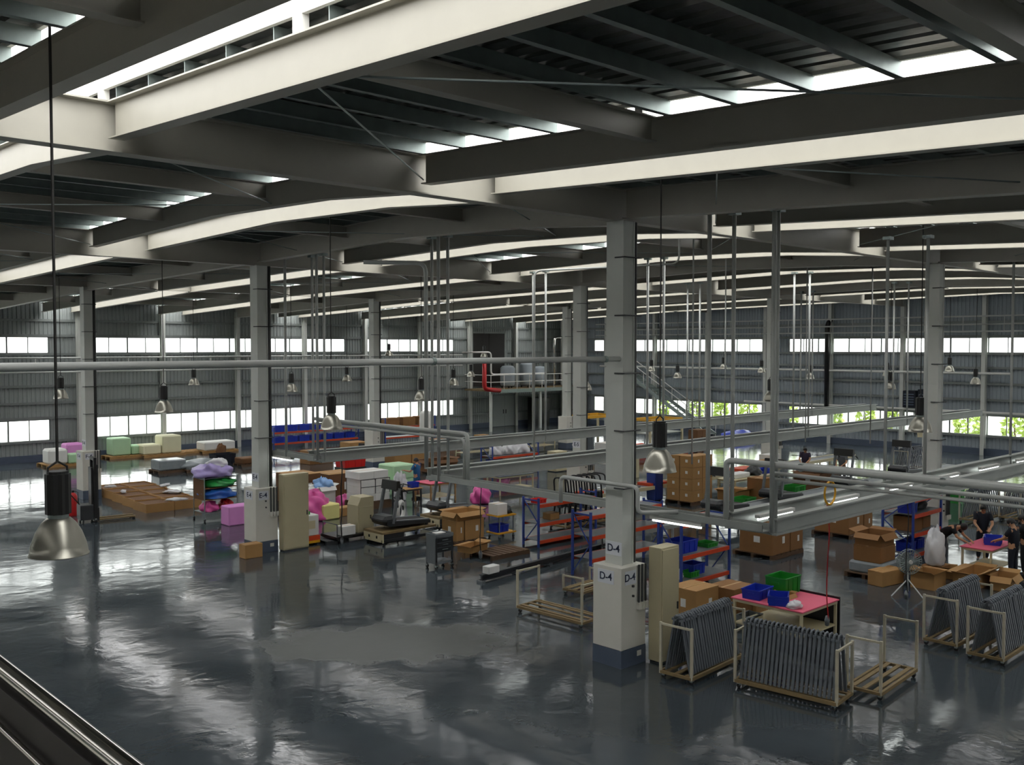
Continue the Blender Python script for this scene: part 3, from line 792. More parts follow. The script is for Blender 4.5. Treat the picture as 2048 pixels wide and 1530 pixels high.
def bag(label, loc, w, d, h, m, seed=1, rz=0.0, name='plastic_bag', group=None, amp=.16, tie=True, cat='bag'):
    t = thing(name, label, cat, loc, rz, group)
    MB().lump((0,0,0), (w,d,h), seed, amp, 30, 18).obj('filled_body', M[m], t, smooth=True)
    if tie: MB().lathe([(.05*w,h*.9),(.03*w,h*.97),(.07*w,h*1.05),(.03*w,h*1.08),(0,h*1.06)], 9).obj('gathered_neck', M[m], t, smooth=True)
    return t
def caster(t, x, y, r=.05):
    w = MB().tube([(x-.02,y,r),(x+.02,y,r)], r, 10).obj('caster', M['rubber'], t)
    B(x-.03,x+.03,y-.03,y+.03,r*1.2,r*2.1).obj('fork', M['galv'], w)
def trolley(label, loc, L=1.85, D=.65, Hh=1.08, rz=0.0, m='trolley', bed='rust', mid=False, group=None, name='parts_trolley'):
    """tubular frame trolley; loc = centre of the foot print, long axis X"""
    t = thing(name, label, 'trolley', loc, rz, group); a, b = L/2, D/2; p = .045
    for sx in (-1,1):
        for sy in (-1,1):
            B(sx*a-p/2, sx*a+p/2, sy*b-p/2, sy*b+p/2, .1, Hh).obj('post', M[m], t); caster(t, sx*(a-.06), sy*(b-.03), .045)
        MB().bar((sx*a,-b,Hh-.03), (sx*a,b,Hh-.03), .035, .035).obj('end_rail', M[m], t)
        MB().bar((sx*a,-b,.13), (sx*a,b,.13), .05, .05).obj('bed_end', M[bed], t)
    for sy in (-1,1): MB().bar((-a,sy*b,.13), (a,sy*b,.13), .05, .06).obj('bed_rail', M[bed], t)
    for k in (-.33, 0, .33): B(-a+.02, a-.02, b*2*k-.04, b*2*k+.04, .14, .165).obj('bed_slat', M[bed], t)
    if mid: MB().bar((-a,0,Hh-.06), (a,0,Hh-.06), .03, .03).obj('top_rail', M[m], t)
    return t
def make_upright():
    """one grey steel frame upright with a hooked, flanged head"""
    t = thing('steel_upright', 'x', 'steel upright')
    MB().bar((0,0,0), (0,0,1.0), .05, .036).obj('post', M['upright'], t)
    MB().tube([(0,0,.98),(0,.03,1.05),(0,.1,1.08),(0,.15,1.05),(0,.15,1.0)], .02, 6).obj('hook', M['upright'], t, smooth=True)
    B(-.03,.03,-.05,.05,.96,1.0).obj('head_plate', M['upright'], t)
    return t
UP0 = make_upright(); UPN = [0]
def uprights(base, rz, L, D, n, lab, z=.165, lean=.19, rows=(-1,1)):
    ca, sa = math.cos(rz), math.sin(rz)
    for s in rows:
        for i in range(n):
            x = -L/2+.08+(L-.16)*i/(n-1); y = s*(D/2-.07)
            p = Vector((base.x+ca*x-sa*y, base.y+sa*x+ca*y, base.z+z))
            if UPN[0] == 0: t = UP0; t.location = p
            else: t = dup(UP0, p)
            UPN[0] += 1; t['label'] = lab; t['group'] = lab[:60]
            t.rotation_euler = (-lean+R.uniform(-.012,.012), 0, rz+(math.pi if s > 0 else 0))
def person(label, loc, face, pose, shirt, trouser, hair='hair', short=False, hold=None, hgt=1.68):
    """standing or bending figure. face: heading angle; pose: dict of joints, local frame +x = forward, +y = left"""
    t = thing('person', label, 'person', loc, face); s = hgt/1.68
    J = dict(hip=(0,0,.92), waist=(0,0,1.06), chest=(0,0,1.28), neck=(0,0,1.44), head=(.02,0,1.53), crown=(.01,0,1.63),
             lsh=(0,.17,1.37), rsh=(0,-.17,1.37), lel=(.02,.24,1.1), rel=(.02,-.24,1.1), lha=(.12,.24,.88), rha=(.12,-.24,.88),
             lhip=(0,.09,.9), rhip=(0,-.09,.9), lkn=(.02,.1,.49), rkn=(.02,-.1,.49), lan=(-.02,.11,.09), ran=(-.02,-.11,.09))
    J.update(pose); J = {k: Vector(v)*s for k, v in J.items()}
    V, E, RD = [], [], []
    def v(p, r): V.append(tuple(p)); RD.append(r*s); return len(V)-1
    def chain(a, pts):
        for p, r in pts:
            b = v(p, r); E.append((a, b)); a = b
        return a
    hip = v(J['hip'], .13)
    chest = chain(hip, [(J['waist'], .115), (J['chest'], .125)])
    neck = chain(chest, [(J['neck'], .052)]); up = (J['crown']-J['neck']).normalized()
    fw = (Vector((1,0,0))-up*up.x).normalized() if abs(up.x) < .95 else Vector((0,0,-1))
    hd = chain(neck, [(J['neck']+up*.07*s+fw*.02*s, .06), (J['head'], .088), (J['crown'], .07)])
    def arm(sd):
        sh = chain(chest, [(J[sd+'sh'], .062)]); w = J[sd+'ha']; el = J[sd+'el']
        e = chain(sh, [((J[sd+'sh']+el)/2, .048), (el, .041), ((el+w)/2, .036), (w, .026)])
        d = (w-el).normalized(); side = d.cross(Vector((0,0,1))); side = side.normalized() if side.length > .1 else Vector((0,1,0))
        palm = chain(e, [(w+d*.05*s, .03)]); dn = side.cross(d)*(-1 if side.cross(d).z > 0 else 1)
        for k, ln in ((-1.5,.06), (-.5,.075), (.5,.08), (1.5,.07)):
            q = w+d*.075*s+side*k*.019*s; chain(palm, [(q, .0095), (q+d*ln*.5*s+dn*.008*s, .0085), (q+d*ln*.85*s+dn*.03*s, .007)])
        q = w+d*.03*s-side*.035*s*(1 if sd == 'l' else -1); chain(palm, [(q, .011), (q+d*.035*s-side*.012*s*(1 if sd == 'l' else -1)+dn*.015*s, .009)])
        return e
    arm('l'); arm('r')
    for sd in 'lr':
        chain(hip, [(J[sd+'hip'], .095), ((J[sd+'hip']+J[sd+'kn'])/2, .078), (J[sd+'kn'], .06), ((J[sd+'kn']*.6+J[sd+'an']*.4), .056), (J[sd+'an'], .04)])
    def skin(nm, V, E, RD, m, lv=1, par=t):
        me = bpy.data.meshes.new(nm); me.from_pydata(V, E, []); me.materials.append(M[m]); o = place(nm, me, par)
        o.modifiers.new('skin', 'SKIN').use_smooth_shade = True
        if not me.skin_vertices: 
            bpy.context.view_layer.objects.active = o
        for i, sv in enumerate(me.skin_vertices[0].data): sv.radius = (RD[i], RD[i]); sv.use_root = (i == 0)
        sb = o.modifiers.new('sub', 'SUBSURF'); sb.levels = lv; sb.render_levels = lv
        return o
    skin('body', V, E, RD, 'skin')
    # head details and hair
    hc = J['head']+up*.02*s; lf = up.cross(fw)
    hm = MB(); rows = []; n = 14
    for i in range(7):
        a = math.pi*.62*i/6; r = math.sin(a)
        for k in range(n if i else 1):
            b = 2*math.pi*k/n; cf = math.cos(b)
            lim = 1.0 if cf < .2 else (1.0-.45*(cf-.2)/.8)
            aa = a*lim; q = hc + up*(math.cos(aa)*.122*s) + (fw*math.cos(b)*.112*s + lf*math.sin(b)*.095*s)*math.sin(aa) - fw*.012*s
            hm.v.append(tuple(q))
    for k in range(n): hm.f.append((0, 1+k, 1+(k+1) % n))
    for i in range(1, 6):
        for k in range(n):
            a0 = 1+(i-1)*n; hm.f.append((a0+k, a0+n+k, a0+n+(k+1) % n, a0+(k+1) % n))
    hm.obj('hair', M[hair], t, smooth=True)
    nz = J['head']+fw*.088*s-up*.005*s
    MB().tube([nz+up*.03*s, nz+fw*.016*s-up*.005*s, nz-up*.018*s], [.007*s,.012*s,.01*s], 6).obj('nose', M['skin'], t, smooth=True)
    for sg in (-1, 1):
        MB().lump(J['head']+lf*sg*.09*s-up*.03*s, (.03*s,.02*s,.055*s), 3, .05, 8, 5).obj('ear', M['skin'], t, smooth=True)
        MB().lump(nz+lf*sg*.032*s+up*.028*s-fw*.012*s, (.016*s,.022*s,.01*s), 4, 0, 8, 5).obj('eye', M['black'], t, smooth=True)
    MB().tube([nz-up*.045*s-lf*.022*s-fw*.006*s, nz-up*.047*s+fw*.002*s, nz-up*.045*s+lf*.022*s-fw*.006*s], .005*s, 5).obj('mouth', M['red'], t)
    # shirt, trousers, shoes follow the same joints
    V2, E2, R2 = [J['hip']+(J['waist']-J['hip'])*-.75, J['waist'], J['chest'], J['chest']+(J['neck']-J['chest'])*.55], [(0,1),(1,2),(2,3)], [.16,.146,.15,.085]
    for sd in 'lr':
        b = len(V2); el = J[sd+'el']; V2 += [J[sd+'sh'], (J[sd+'sh']+el)/2, J[sd+'sh']*.25+el*.75]; R2 += [.08,.066,.062]; E2 += [(2,b),(b,b+1),(b+1,b+2)]
    skin('shirt', [tuple(q) for q in V2], E2, [r*s for r in R2], shirt)
    V3, E3, R3 = [J['hip']+(J['waist']-J['hip'])*.75, J['hip']], [(0,1)], [.134,.142]
    for sd in 'lr':
        b = len(V3); kn = J[sd+'kn']; an = J[sd+'an']
        if short: V3 += [J[sd+'hip'], (J[sd+'hip']+kn)/2, kn+(J[sd+'hip']-kn)*.12]; R3 += [.108,.092,.085]; E3 += [(1,b),(b,b+1),(b+1,b+2)]
        else: V3 += [J[sd+'hip'], (J[sd+'hip']+kn)/2, kn, an+(kn-an)*.08]; R3 += [.108,.09,.074,.062]; E3 += [(1,b),(b,b+1),(b+1,b+2),(b+2,b+3)]
    skin('trousers', [tuple(q) for q in V3], E3, [r*s for r in R3], trouser)
    for sd in 'lr':
        a = J[sd+'an']; MB().tube([(a.x-.06,a.y,.045),(a.x+.02,a.y,.05),(a.x+.13,a.y,.036),(a.x+.2,a.y,.03)], [.043,.048,.043,.026], 8).obj('shoe', M['black'], t, smooth=True)
    return t
# ------------------------------------------------------------------ near right: trolleys, racks, cartons, table
def nc(px, py, w, d, z=0.0):
    """centre of an axis-aligned foot print whose corner towards the viewer is seen at (px, py)"""
    p = at(px, py, z); return Vector((p.x+w/2, p.y+d/2, z))
# tall beige cabinets beside the two marked columns
def cabinet(label, loc, w, d, h, m='beige', doors=1, name='electric_cabinet'):
    t = thing(name, label, 'cabinet', loc); a, b = w/2, d/2
    B(-a,a,-b+.02,b,.04,h).obj('body', M[m], t, bevel=.01); B(-a+.02,a-.02,-b+.04,b-.02,0,.04).obj('foot', M['dark'], t)
    for i in range(doors):
        x0, x1 = -a+.02+(w-.04)*i/doors, -a+.02+(w-.04)*(i+1)/doors
        dr = B(x0+.004,x1-.004,-b,-b+.02,.08,h-.04).obj('door', M[m], t, bevel=.006)
        B(x1-.07,x1-.04,-b-.02,-b,h*.45,h*.45+.14).obj('handle', M['dark'], dr)
    return t
cabinet('tall beige electric cabinet standing against the D-4 column', Vector((14.97, nc(1305, 1337, .56, .32).y, 0)), .56, .32, 2.25)
cabinet('tall beige cabinet standing against the E-4 column', Vector((15.12, nc(552, 1107, .86, .3).y, 0)), .86, .3, 2.3)
# trolleys full of uprights
def full_trolley(label, ulab, c, rz, n=22, L=1.85, D=.66):
    trolley(label, c, L, D, 1.05, rz); uprights(c, rz, L, D, n, ulab)
pA = at(1470,1375); pB = at(1673,1425); pC = at(1703,1401)
ang = math.atan2(pA.y-pB.y, pA.x-pB.x)
c = (pA+pB)/2 + (pC-pB)*.5; full_trolley('white trolley nearest the viewer, packed with grey steel uprights', 'grey steel upright leaning in the nearest trolley, beside the empty frame trolley', c, ang, 22, (pA-pB).length, .68)
pA = at(1376,1374); pB = at(1478,1326); ang = math.atan2(pB.y-pA.y, pB.x-pA.x); pC = at(1331,1354)
c = (pA+pB)/2+(pC-pA)/2; full_trolley('white trolley of grey uprights standing beside the beige cabinet of column D-4', 'grey steel upright on the trolley beside the beige cabinet', c, ang, 22, 1.85, .66)
pA = at(1910,1304); full_trolley('white trolley of grey uprights in front of the opened cartons at the right', 'grey steel upright on the trolley in front of the opened cartons', Vector((pA.x+.95, pA.y+.33, 0)), .02, 18, 1.85, .66)
pA = at(2003,1334); full_trolley('white trolley of grey uprights cut by the right edge of the picture', 'grey steel upright on the trolley cut by the right picture edge', Vector((pA.x+.95, pA.y+.33, 0)), .02, 18, 1.85, .66)
trolley('empty white frame trolley behind the nearest loaded trolley', (lambda p: Vector((p.x+.85, p.y+.3, 0)))(at(1752,1402)), 1.7, .6, 1.05, .08)
trolley('empty white trolley standing just left of the D-4 column', (at(1037,1222)+at(1155,1262))/2+Vector((.4,0,0)), 1.95, .72, .98, math.radians(92))
trolley('low worn trolley partly hidden by the D-4 plinth', at(1170,1200)+Vector((.6,.5,0)), 1.1, .6, .5, .1)
# racks round the D-4 column
pA = at(1181,1157); rack('blue rack with orange beams hidden behind the D-4 column', (pA.x, pA.y, 0), 3.0, .65, 1.75, (.5, 1.1, 1.65))
pA = Vector((19.2, 14.35, 0)); rack('blue and orange rack behind the beige cabinet, holding blue and green bins', pA, 2.05, .7, 1.85, (.3, .95, 1.75))
crate('round-edged blue bin on the middle shelf behind the beige cabinet', (19.75,14.75,.955), .7, .5, .3, 'bin_b')
crate('bright green tray on the middle shelf behind the beige cabinet', (20.75,14.7,.955), .45, .4, .1, 'bin_g')
crate('blue bin on the lowest shelf behind the beige cabinet', (20.3,14.8,.305), .5, .4, .26, 'bin_b')
crate('green tray on the lowest shelf behind the beige cabinet', (19.95,14.62,.305), .36, .3, .14, 'bin_g')
bag('small white parts bag on the lowest shelf behind the beige cabinet', (19.5,14.7,.305), .32, .3, .22, 'film_w', 5)
pA = at(1077,1095); rack('low blue and orange rack in the middle, left of the D-4 column', (pA.x, pA.y, 0), 2.6, .66, 1.5, (.2, .72, 1.3))
carton('small carton on the middle shelf of the low rack', (pA.x+.9, pA.y+.35, .725), .4, .35, .2, sticker=False)
crate('red tray on the top shelf of the low rack', (pA.x+.3, pA.y+.3, 1.305), .4, .3, .12, 'bin_r')
# big cartons under the rack
carton('carton with a white sticker right behind the loaded trolley', nc(1392,1250,.85,.75), .85, .75, .74, m='kraft')
carton('carton next to the sticker carton, just left of the pink table', nc(1468,1243,.8,.7), .8, .7, .7, m='kraft2', sticker=False)
carton('small low carton between the larger cartons and the pink table', nc(1512,1232,.5,.45), .5, .45, .42, m='kraft', sticker=False)
crate('small blue-grey tub in front of the cartons behind the trolley', at(1465,1240)+Vector((-.1,-.5,0)), .5, .35, .25, 'mid')
# pink table with bins
pT = at(1605,1225,.76); tc_ = Vector((pT.x+.75, pT.y+.85, 0))
table('work table with a pink top, blue bins and a green crate', tc_, 1.5, 1.7, .76, 0, 'pink', 'cream')
B(tc_.x+.76, tc_.x+.8, tc_.y-.84, tc_.y+.2, .0, .8).obj('x', M['black'])
o = bpy.data.objects['x']; o.name = 'end_board'; o.parent = bpy.data.objects['work_table']; o.location = -tc_
crate('blue bin at the far corner of the pink table', (tc_.x-.35, tc_.y+.45, .762), .62, .42, .2, 'bin_b', .1)
crate('blue bin lying at the near left of the pink table', (tc_.x-.5, tc_.y-.15, .762), .5, .4, .2, 'bin_b', .5)
crate('deep green crate at the right end of the pink table', (tc_.x+.42, tc_.y+.3, .762), .62, .5, .36, 'bin_g')
bag('crumpled white bag on the corner of the pink table', (tc_.x-.55, tc_.y-.55, .762), .34, .3, .14, 'film_w', 8, tie=False)
carton('shallow tray of small parts on the pink table', (tc_.x+.05, tc_.y+.05, .762), .4, .3, .07, open_=True, sticker=False)
crate('small green tray beside the pink table leg', at(1497,1248), .45, .35, .14, 'bin_g')
# cartons on pallets
def pal_cartons(px, py, w, d, label, items, plabel, m='wood2'):
    c = nc(px, py, w, d); pallet(plabel, c, w, d, 0, m)
    for lb, dx, dy, cw, cd, ch, z, mm, op in items: carton(lb, Vector((c.x+dx, c.y+dy, .132+z)), cw, cd, ch, 0, mm, op)
pal_cartons(1545,1122,1.7,1.35,'', [('big carton under the corner of the nearest gantry', -.35,-.1,.95,1.1,.72,0,'kraft2',False), ('carton on the right of the pallet under the nearest gantry', .5,-.1,.68,1.1,.62,0,'kraft2',False),
   ('upper carton of the pallet under the nearest gantry', -.35,.0,.9,.9,.5,.723,'kraft2',False)], 'dark pallet under the cartons below the nearest gantry')
pal_cartons(1703,1080,1.6,1.4,'', [('big brown carton on the pallet in the middle of the bright floor', -.3,0,.95,1.2,.75,0,'kraft2',False), ('carton on the right of the pallet on the bright floor', .5,0,.58,1.2,.55,0,'kraft2',False),
   ('top carton of the pallet on the bright floor', -.3,.1,.9,.9,.42,.753,'kraft2',False)], 'dark pallet standing on the bright reflection of the floor')
# carton tower
c = nc(1385,1012,1.3,1.25); pallet('pallet under the carton tower right of the D-4 column', c, 1.4, 1.3, 0, 'wood2')
for i in range(2):
    for j in range(2):
        for k in range(4 if (i, j) != (1, 1) else 3):
            carton('sealed carton in the tall tower of cartons right of the D-4 column', (c.x-.33+.66*i, c.y-.31+.62*j, .132+.44*k), .64, .6, .438, 0, 'kraft', group='cartons stacked in the tall tower')
carton('brown open carton beside the carton tower', nc(1470,1012,1.0,.8), 1.0, .8, .5, 0, 'kraft', True)
carton('dark carton behind the green crate under the pipe bundle', nc(1525,1010,.7,.7), .7, .7, 1.0, 0, 'kraft2', False, False)
crate('green crate beside the open carton, left of the hanger pole', nc(1490,1020,.75,.6), .75, .6, .4, 'bin_g')
for k in range(2): crate(('lower' if k == 0 else 'upper')+' green crate of the pair right of the hanger pole', stack_on(nc(1590,1012,.8,.6), .36*k), .8, .6, .36, 'bin_g')
carton('wide dark carton behind the pair of green crates', nc(1640,990,1.6,1.2), 1.6, 1.2, .85, 0, 'kraft_in', True)
# right side: stacked cartons, fan, opened cartons
c = nc(1764,1164,1.15,.95); pallet('pallet under the film-wrapped boxes beside the fan', c, 1.3, 1.1, 0, 'wood2')
block('low film-wrapped load under the two cartons beside the fan', (c.x, c.y, .132), 1.1, .95, .3, 'film_grey', name='wrapped_load', cat='wrapped load')
carton('lower brown carton on the wrapped load beside the fan', (c.x-.05, c.y+.0, .434), .85, .75, .42, 0, 'kraft2', False, False)
carton('opened brown carton on top beside the fan', (c.x-.05, c.y+.0, .857), .78, .7, .32, 0, 'kraft2', True, False)
carton('small carton lying on the floor in front of the fan', nc(1772,1176,.9,.45), .9, .45, .38, -.15, 'kraft', False, False)
carton('opened carton on the floor just right of the fan', nc(1868,1182,.7,.6), .7, .6, .4, 0, 'kraft', True, False)
carton('long opened carton in front of the bending worker', nc(1948,1182,1.3,.5), 1.3, .55, .38, .0, 'kraft', True, False)
carton('opened carton at the right, beside the standing workers', nc(2020,1186,.7,.5), .7, .5, .36, .1, 'kraft', True, False)
carton('carton with raised flaps left of the long opened carton', nc(1905,1160,.45,.45), .45, .45, .28, .3, 'kraft', True, False)
t = thing('pedestal_fan', 'white pedestal fan with a wire guard standing among cartons', 'fan', at(1815,1192), math.radians(-125))
hz = .86
for k in range(3):
    a = 2*math.pi*k/3+.5; MB().tube([(0,0,.42),(.42*math.cos(a),.42*math.sin(a),.015)], .014, 6).obj('leg', M['white'], t)
MB().tube([(0,0,.4),(0,0,hz)], .018, 8).obj('pole', M['white'], t)
MB().tube([(-.16,0,hz),(-.02,0,hz)], [.07,.085], 12).obj('motor', M['mid'], t, smooth=True)
for xx, rr in ((.0,.30),(.11,.30)):
    MB().tube([(xx,rr*math.cos(2*math.pi*i/24),hz+rr*math.sin(2*math.pi*i/24)) for i in range(24)], .008, 5, closed=True).obj('guard_ring', M['galv'], t)
for i in range(28):
    a = 2*math.pi*i/28; MB().tube([(-.01,.05*math.cos(a),hz+.05*math.sin(a)),(.0,.3*math.cos(a),hz+.3*math.sin(a)),(.11,.3*math.cos(a),hz+.3*math.sin(a)),(.13,.06*math.cos(a),hz+.06*math.sin(a))], .007, 4).obj('guard_wire', M['galv'], t)
for k in range(3):
    a = 2*math.pi*k/3; m_ = MB(); vs = []
    for r_, w_, tw in ((.05,.05,.02),(.15,.13,.03),(.25,.12,.02)):
        for s_ in (-1,1): vs.append((.05+s_*tw, r_*math.cos(a)-s_*w_*math.sin(a)*.7, hz+r_*math.sin(a)+s_*w_*math.cos(a)*.7))
    vs += [(x+.006,y,z) for x,y,z in vs]
    m_.add(vs, [(0,1,3,2),(2,3,5,4),(6,8,9,7),(8,10,11,9),(0,2,8,6),(2,4,10,8),(1,7,9,3),(3,9,11,5),(4,5,11,10),(0,6,7,1)]).obj('blade', M['mid'], t)
MB().tube([(.1,0,hz),(.14,0,hz)], .05, 12).obj('hub', M['white'], t)
p_ = Vector((25.75, 10.95, 0)); carton('closed carton carrying the tall white sack', p_, .6, .5, .3, 0, 'kraft2', False, False)
bag('tall white sack standing by the rack on the right', (p_.x, p_.y, .302), .55, .5, .92, 'film_w', 11)
pT2 = Vector((27.2, 10.15, 0))
table('workers table with a pink top at the right', pT2, 1.6, .85, .78, 0, 'pink', 'cream')
crate('blue bin on the workers pink table', (pT2.x+.1, pT2.y-.1, .782), .55, .42, .2, 'bin_b', .3)
bag('heap of pale packing film on the workers pink table', (pT2.x+.55, pT2.y+.15, .782), .4, .35, .16, 'film_w', 21, tie=False)
# rack beside column D-5
rx, ry = 25.65, 11.5
rack('blue rack with orange beams on the right side, in front of the grey column', (rx, ry, 0), 1.75, .85, 2.1, (.5, 1.05, 1.57, 2.0))
for lb, x, y, z, w_, d_, h_ in (('carton on the second shelf of the right-hand rack', .55,.4,1.056,.5,.6,.4), ('carton at the right end of the second shelf of the right-hand rack', 1.25,.4,1.056,.5,.45,.32), ('flat carton on the top shelf of the right-hand rack', .6,.42,2.006,.8,.6,.1)):
    carton(lb, (rx+x,ry+y,z), w_, d_, h_, 0, 'kraft2', False, False)
for lb, x, y, z, mm in (('blue bin at the near end of the third shelf of the right-hand rack', .3,.3,1.576,'bin_b'), ('blue bin low at the near end of the right-hand rack', .35,.35,.506,'bin_b'), ('blue bin in the middle of the lowest shelf of the right-hand rack', 1.0,.4,.506,'bin_b')):
    crate(lb, (rx+x,ry+y,z), .42, .38, .26, mm)
bag('heap of dark cables on the third shelf of the right-hand rack', (rx+1.15,ry+.42,1.576), .7, .45, .3, 'dark', 31, tie=False)
# workers
work = dict(lel=(.16,.23,1.12), rel=(.16,-.23,1.12), lha=(.42,.14,1.02), rha=(.42,-.12,1.0), head=(.07,0,1.51), crown=(.09,0,1.6))
bend = dict(hip=(-.12,0,.9), waist=(-.02,0,1.03), chest=(.2,0,1.16), neck=(.36,0,1.22), head=(.46,0,1.22), crown=(.54,0,1.26), lsh=(.28,.17,1.2), rsh=(.28,-.17,1.2),
            lel=(.4,.22,.98), rel=(.4,-.22,.98), lha=(.62,.12,.88), rha=(.62,-.12,.86), lhip=(-.1,.09,.88), rhip=(-.1,-.09,.88), lkn=(-.02,.11,.48), rkn=(-.02,-.11,.48), lan=(-.12,.12,.09), ran=(-.12,-.12,.09))
person('worker in black bending over the pink table', (26.75, 11.1, 0), math.radians(-90), bend, 'blackcloth', 'greycloth')
person('worker in a dark shirt standing behind the pink table with lowered head', (28.45, 10.75, 0), math.radians(205), work, 'navy', 'navy')
person('worker in navy looking down at the pink table from its right', (26.65, 9.3, 0), math.radians(85), work, 'navy', 'navy')
person('worker in black at the right picture edge beside the pink table', (27.45, 9.3, 0), math.radians(100), work, 'blackcloth', 'blackcloth')
person('dark-clad worker stooping at the conveyor far behind the pipe bundle', at(1610,968), math.radians(200), work, 'purplecloth', 'navy')
person('far worker in a grey-green shirt left of the big right-hand lamp', at(1684,975), math.radians(190), work, 'greycloth', 'navy')
# floor conveyor rail
p0, p1 = at(962,1165), at(1213,1098)
t = thing('floor_rail', 'long dark rail lying on the floor left of the D-4 column', 'rail', p0, math.atan2(p1.y-p0.y, p1.x-p0.x)); L_ = (p1-p0).length
loft_i(MB(), [((0,0,.2), .16), ((L_,0,.2), .16)], .12, .03, .04, (0,1,0)).obj('beam', M['dark'], t)
for i in range(5): B(L_*i/4-.06, L_*i/4+.06, -.1, .1, 0, .05).obj('foot', M['mid'], t)
block('small white box on the end of the floor rail', p0+Vector((.35,.0,.2)), .42, .24, .2, 'foam_w', math.atan2(p1.y-p0.y, p1.x-p0.x), 'white_box', 'box', r=.015)
# ------------------------------------------------------------------ left and middle of the floor
# foam loads along the left wall
def base_board(label, c, w, d): pallet(label, c, w, d, 0, 'wood')
c = at(112,934)+Vector((.6,.6,0)); base_board('pallet under the white, green and pink foam by the left wall', c, 2.2, 1.6)
block('white foam block wrapped in pink film, by the left wall', (c.x-.5,c.y-.2,.132), .95, 1.0, .78, 'foam_w', r=.1)
block('small pale green foam block between the white and the pink ones', (c.x+.4,c.y-.45,.132), .8, .55, .5, 'foam_g', r=.06)
block('tall pink foam block behind the small green block', (c.x+.55,c.y+.35,.132), .9, .85, .95, 'pinkfoam', r=.08)
c = at(245,917)+Vector((.5,.6,0)); base_board('pallet under the stepped green foam by the left wall', c, 2.4, 1.4)
block('taller pale green foam block by the left wall', (c.x-.4,c.y+.2,.132), 1.0, 1.0, .95, 'foam_g', r=.06)
block('lower pale green foam block by the left wall', (c.x+.6,c.y+.1,.132), .9, .9, .5, 'foam_g', r=.06)
c = at(312,914)+Vector((.5,.6,0)); base_board('pallet under the stepped cream foam by the left wall', c, 2.4, 1.4)
block('lower cream foam block of the stepped pair', (c.x-.6,c.y+.1,.132), 1.0, 1.1, .55, 'foam_c', r=.07)
block('tall cream foam block of the stepped pair', (c.x+.5,c.y+.1,.132), 1.1, 1.1, 1.0, 'foam_c', r=.07)
base_board('bare wooden pallet lying between the cream foam and the white foam', at(370,908)+Vector((.3,.5,0)), 1.8, 1.2)
c = at(430,906)+Vector((.4,.7,0)); base_board('pallet under the white slab by the left wall', c, 2.2, 1.3)
block('white foam slab on its pallet by the left wall', (c.x,c.y,.132), 1.9, 1.1, .5, 'foam_w', r=.06)
bag('dark brown sack in front of the white slab', at(431,907)+Vector((.2,-.3,0)), .55, .5, .5, 'kraft_in', 41)
c = at(330,947)+Vector((.4,.5,0)); pallet('dark pallet under the grey film-wrapped block', c, 1.5, 1.2, 0, 'wood2')
block('grey film-wrapped block on a dark pallet in the bright reflection', (c.x,c.y,.132), 1.35, 1.05, .5, 'film_grey', name='wrapped_load', cat='wrapped load', r=.05)
c = at(392,944)+Vector((.5,.6,0)); pallet('dark pallet under the flat film-covered heap', c, 2.0, 1.5, 0, 'wood2')
t = thing('wrapped_load', 'flat heap of goods under grey film, left of the E-4 column', 'wrapped load', (c.x, c.y, .132)); MB().lump((0,0,0), (2.0,1.5,.42), 17, .1, 22, 10).obj('film', M['film_grey'], t, smooth=True); B(-.9,.9,-.65,.65,0,.1).obj('goods', M['mid'], t)
crate('dark blue tub behind the flat film-covered heap', at(438,932)+Vector((.5,.6,0)), 1.1, .8, .55, 'navy', cat='tub', name='plastic_tub')
c = at(455,936)+Vector((1.4,.3,0)); pallet('pallet of brown goods just left of the E-4 column', c, 1.4, 1.0, 0, 'wood2'); block('low brown wrapped goods just left of the E-4 column', (c.x,c.y,.132), 1.3, .9, .3, 'kraft_in', name='wrapped_load', cat='wrapped load', r=.04)
carton('cream box against the left wall at the picture edge', at(3,925)+Vector((.2,.4,0)), .9, .7, .95, 0, 'foam_c', False, False)
carton('small beige box against the left wall near the picture edge', at(27,922)+Vector((.2,.5,0)), .55, .5, .6, 0, 'foam_c', False, False)
# cardboard trays on the floor
o0 = at(292,1027); n_ = 0
for i in range(5):
    for j in range(2):
        x, y = o0.x+.55+1.09*j+.1*i, o0.y+.63+1.27*i
        t = thing('cardboard_tray', 'open brown cardboard tray in the block of trays on the floor', 'cardboard tray', (x, y, 0), R.uniform(-.02,.02), 'cardboard trays laid out on the floor')
        openbox(1.06, 1.24, .32, .02).obj('body', M['kraft'], t); B(-.5,.5,-.59,.59,.24,.27).obj('inner_sheet', M['kraft_in'], t)
for k, (px, py, w_) in enumerate(((352,1001,.7),(345,985,.7),(222,975,.5),(247,985,.45),(330,972,.6))):
    t = thing('film_scrap', ('large white film scrap on the tray nearest the bag cart', 'white film strip lying across the middle trays', 'small white film scrap at the far left of the trays', 'thin white film scrap near the forklift end of the trays', 'pale film scrap on the far right of the trays')[k], 'film scrap', at(px, py, .318), R.uniform(0,3))
    MB().lump((0,0,0), (w_, w_*.45, .1), 50+k, .3, 16, 7).obj('crumpled_film', M['film_w'], t, smooth=True)
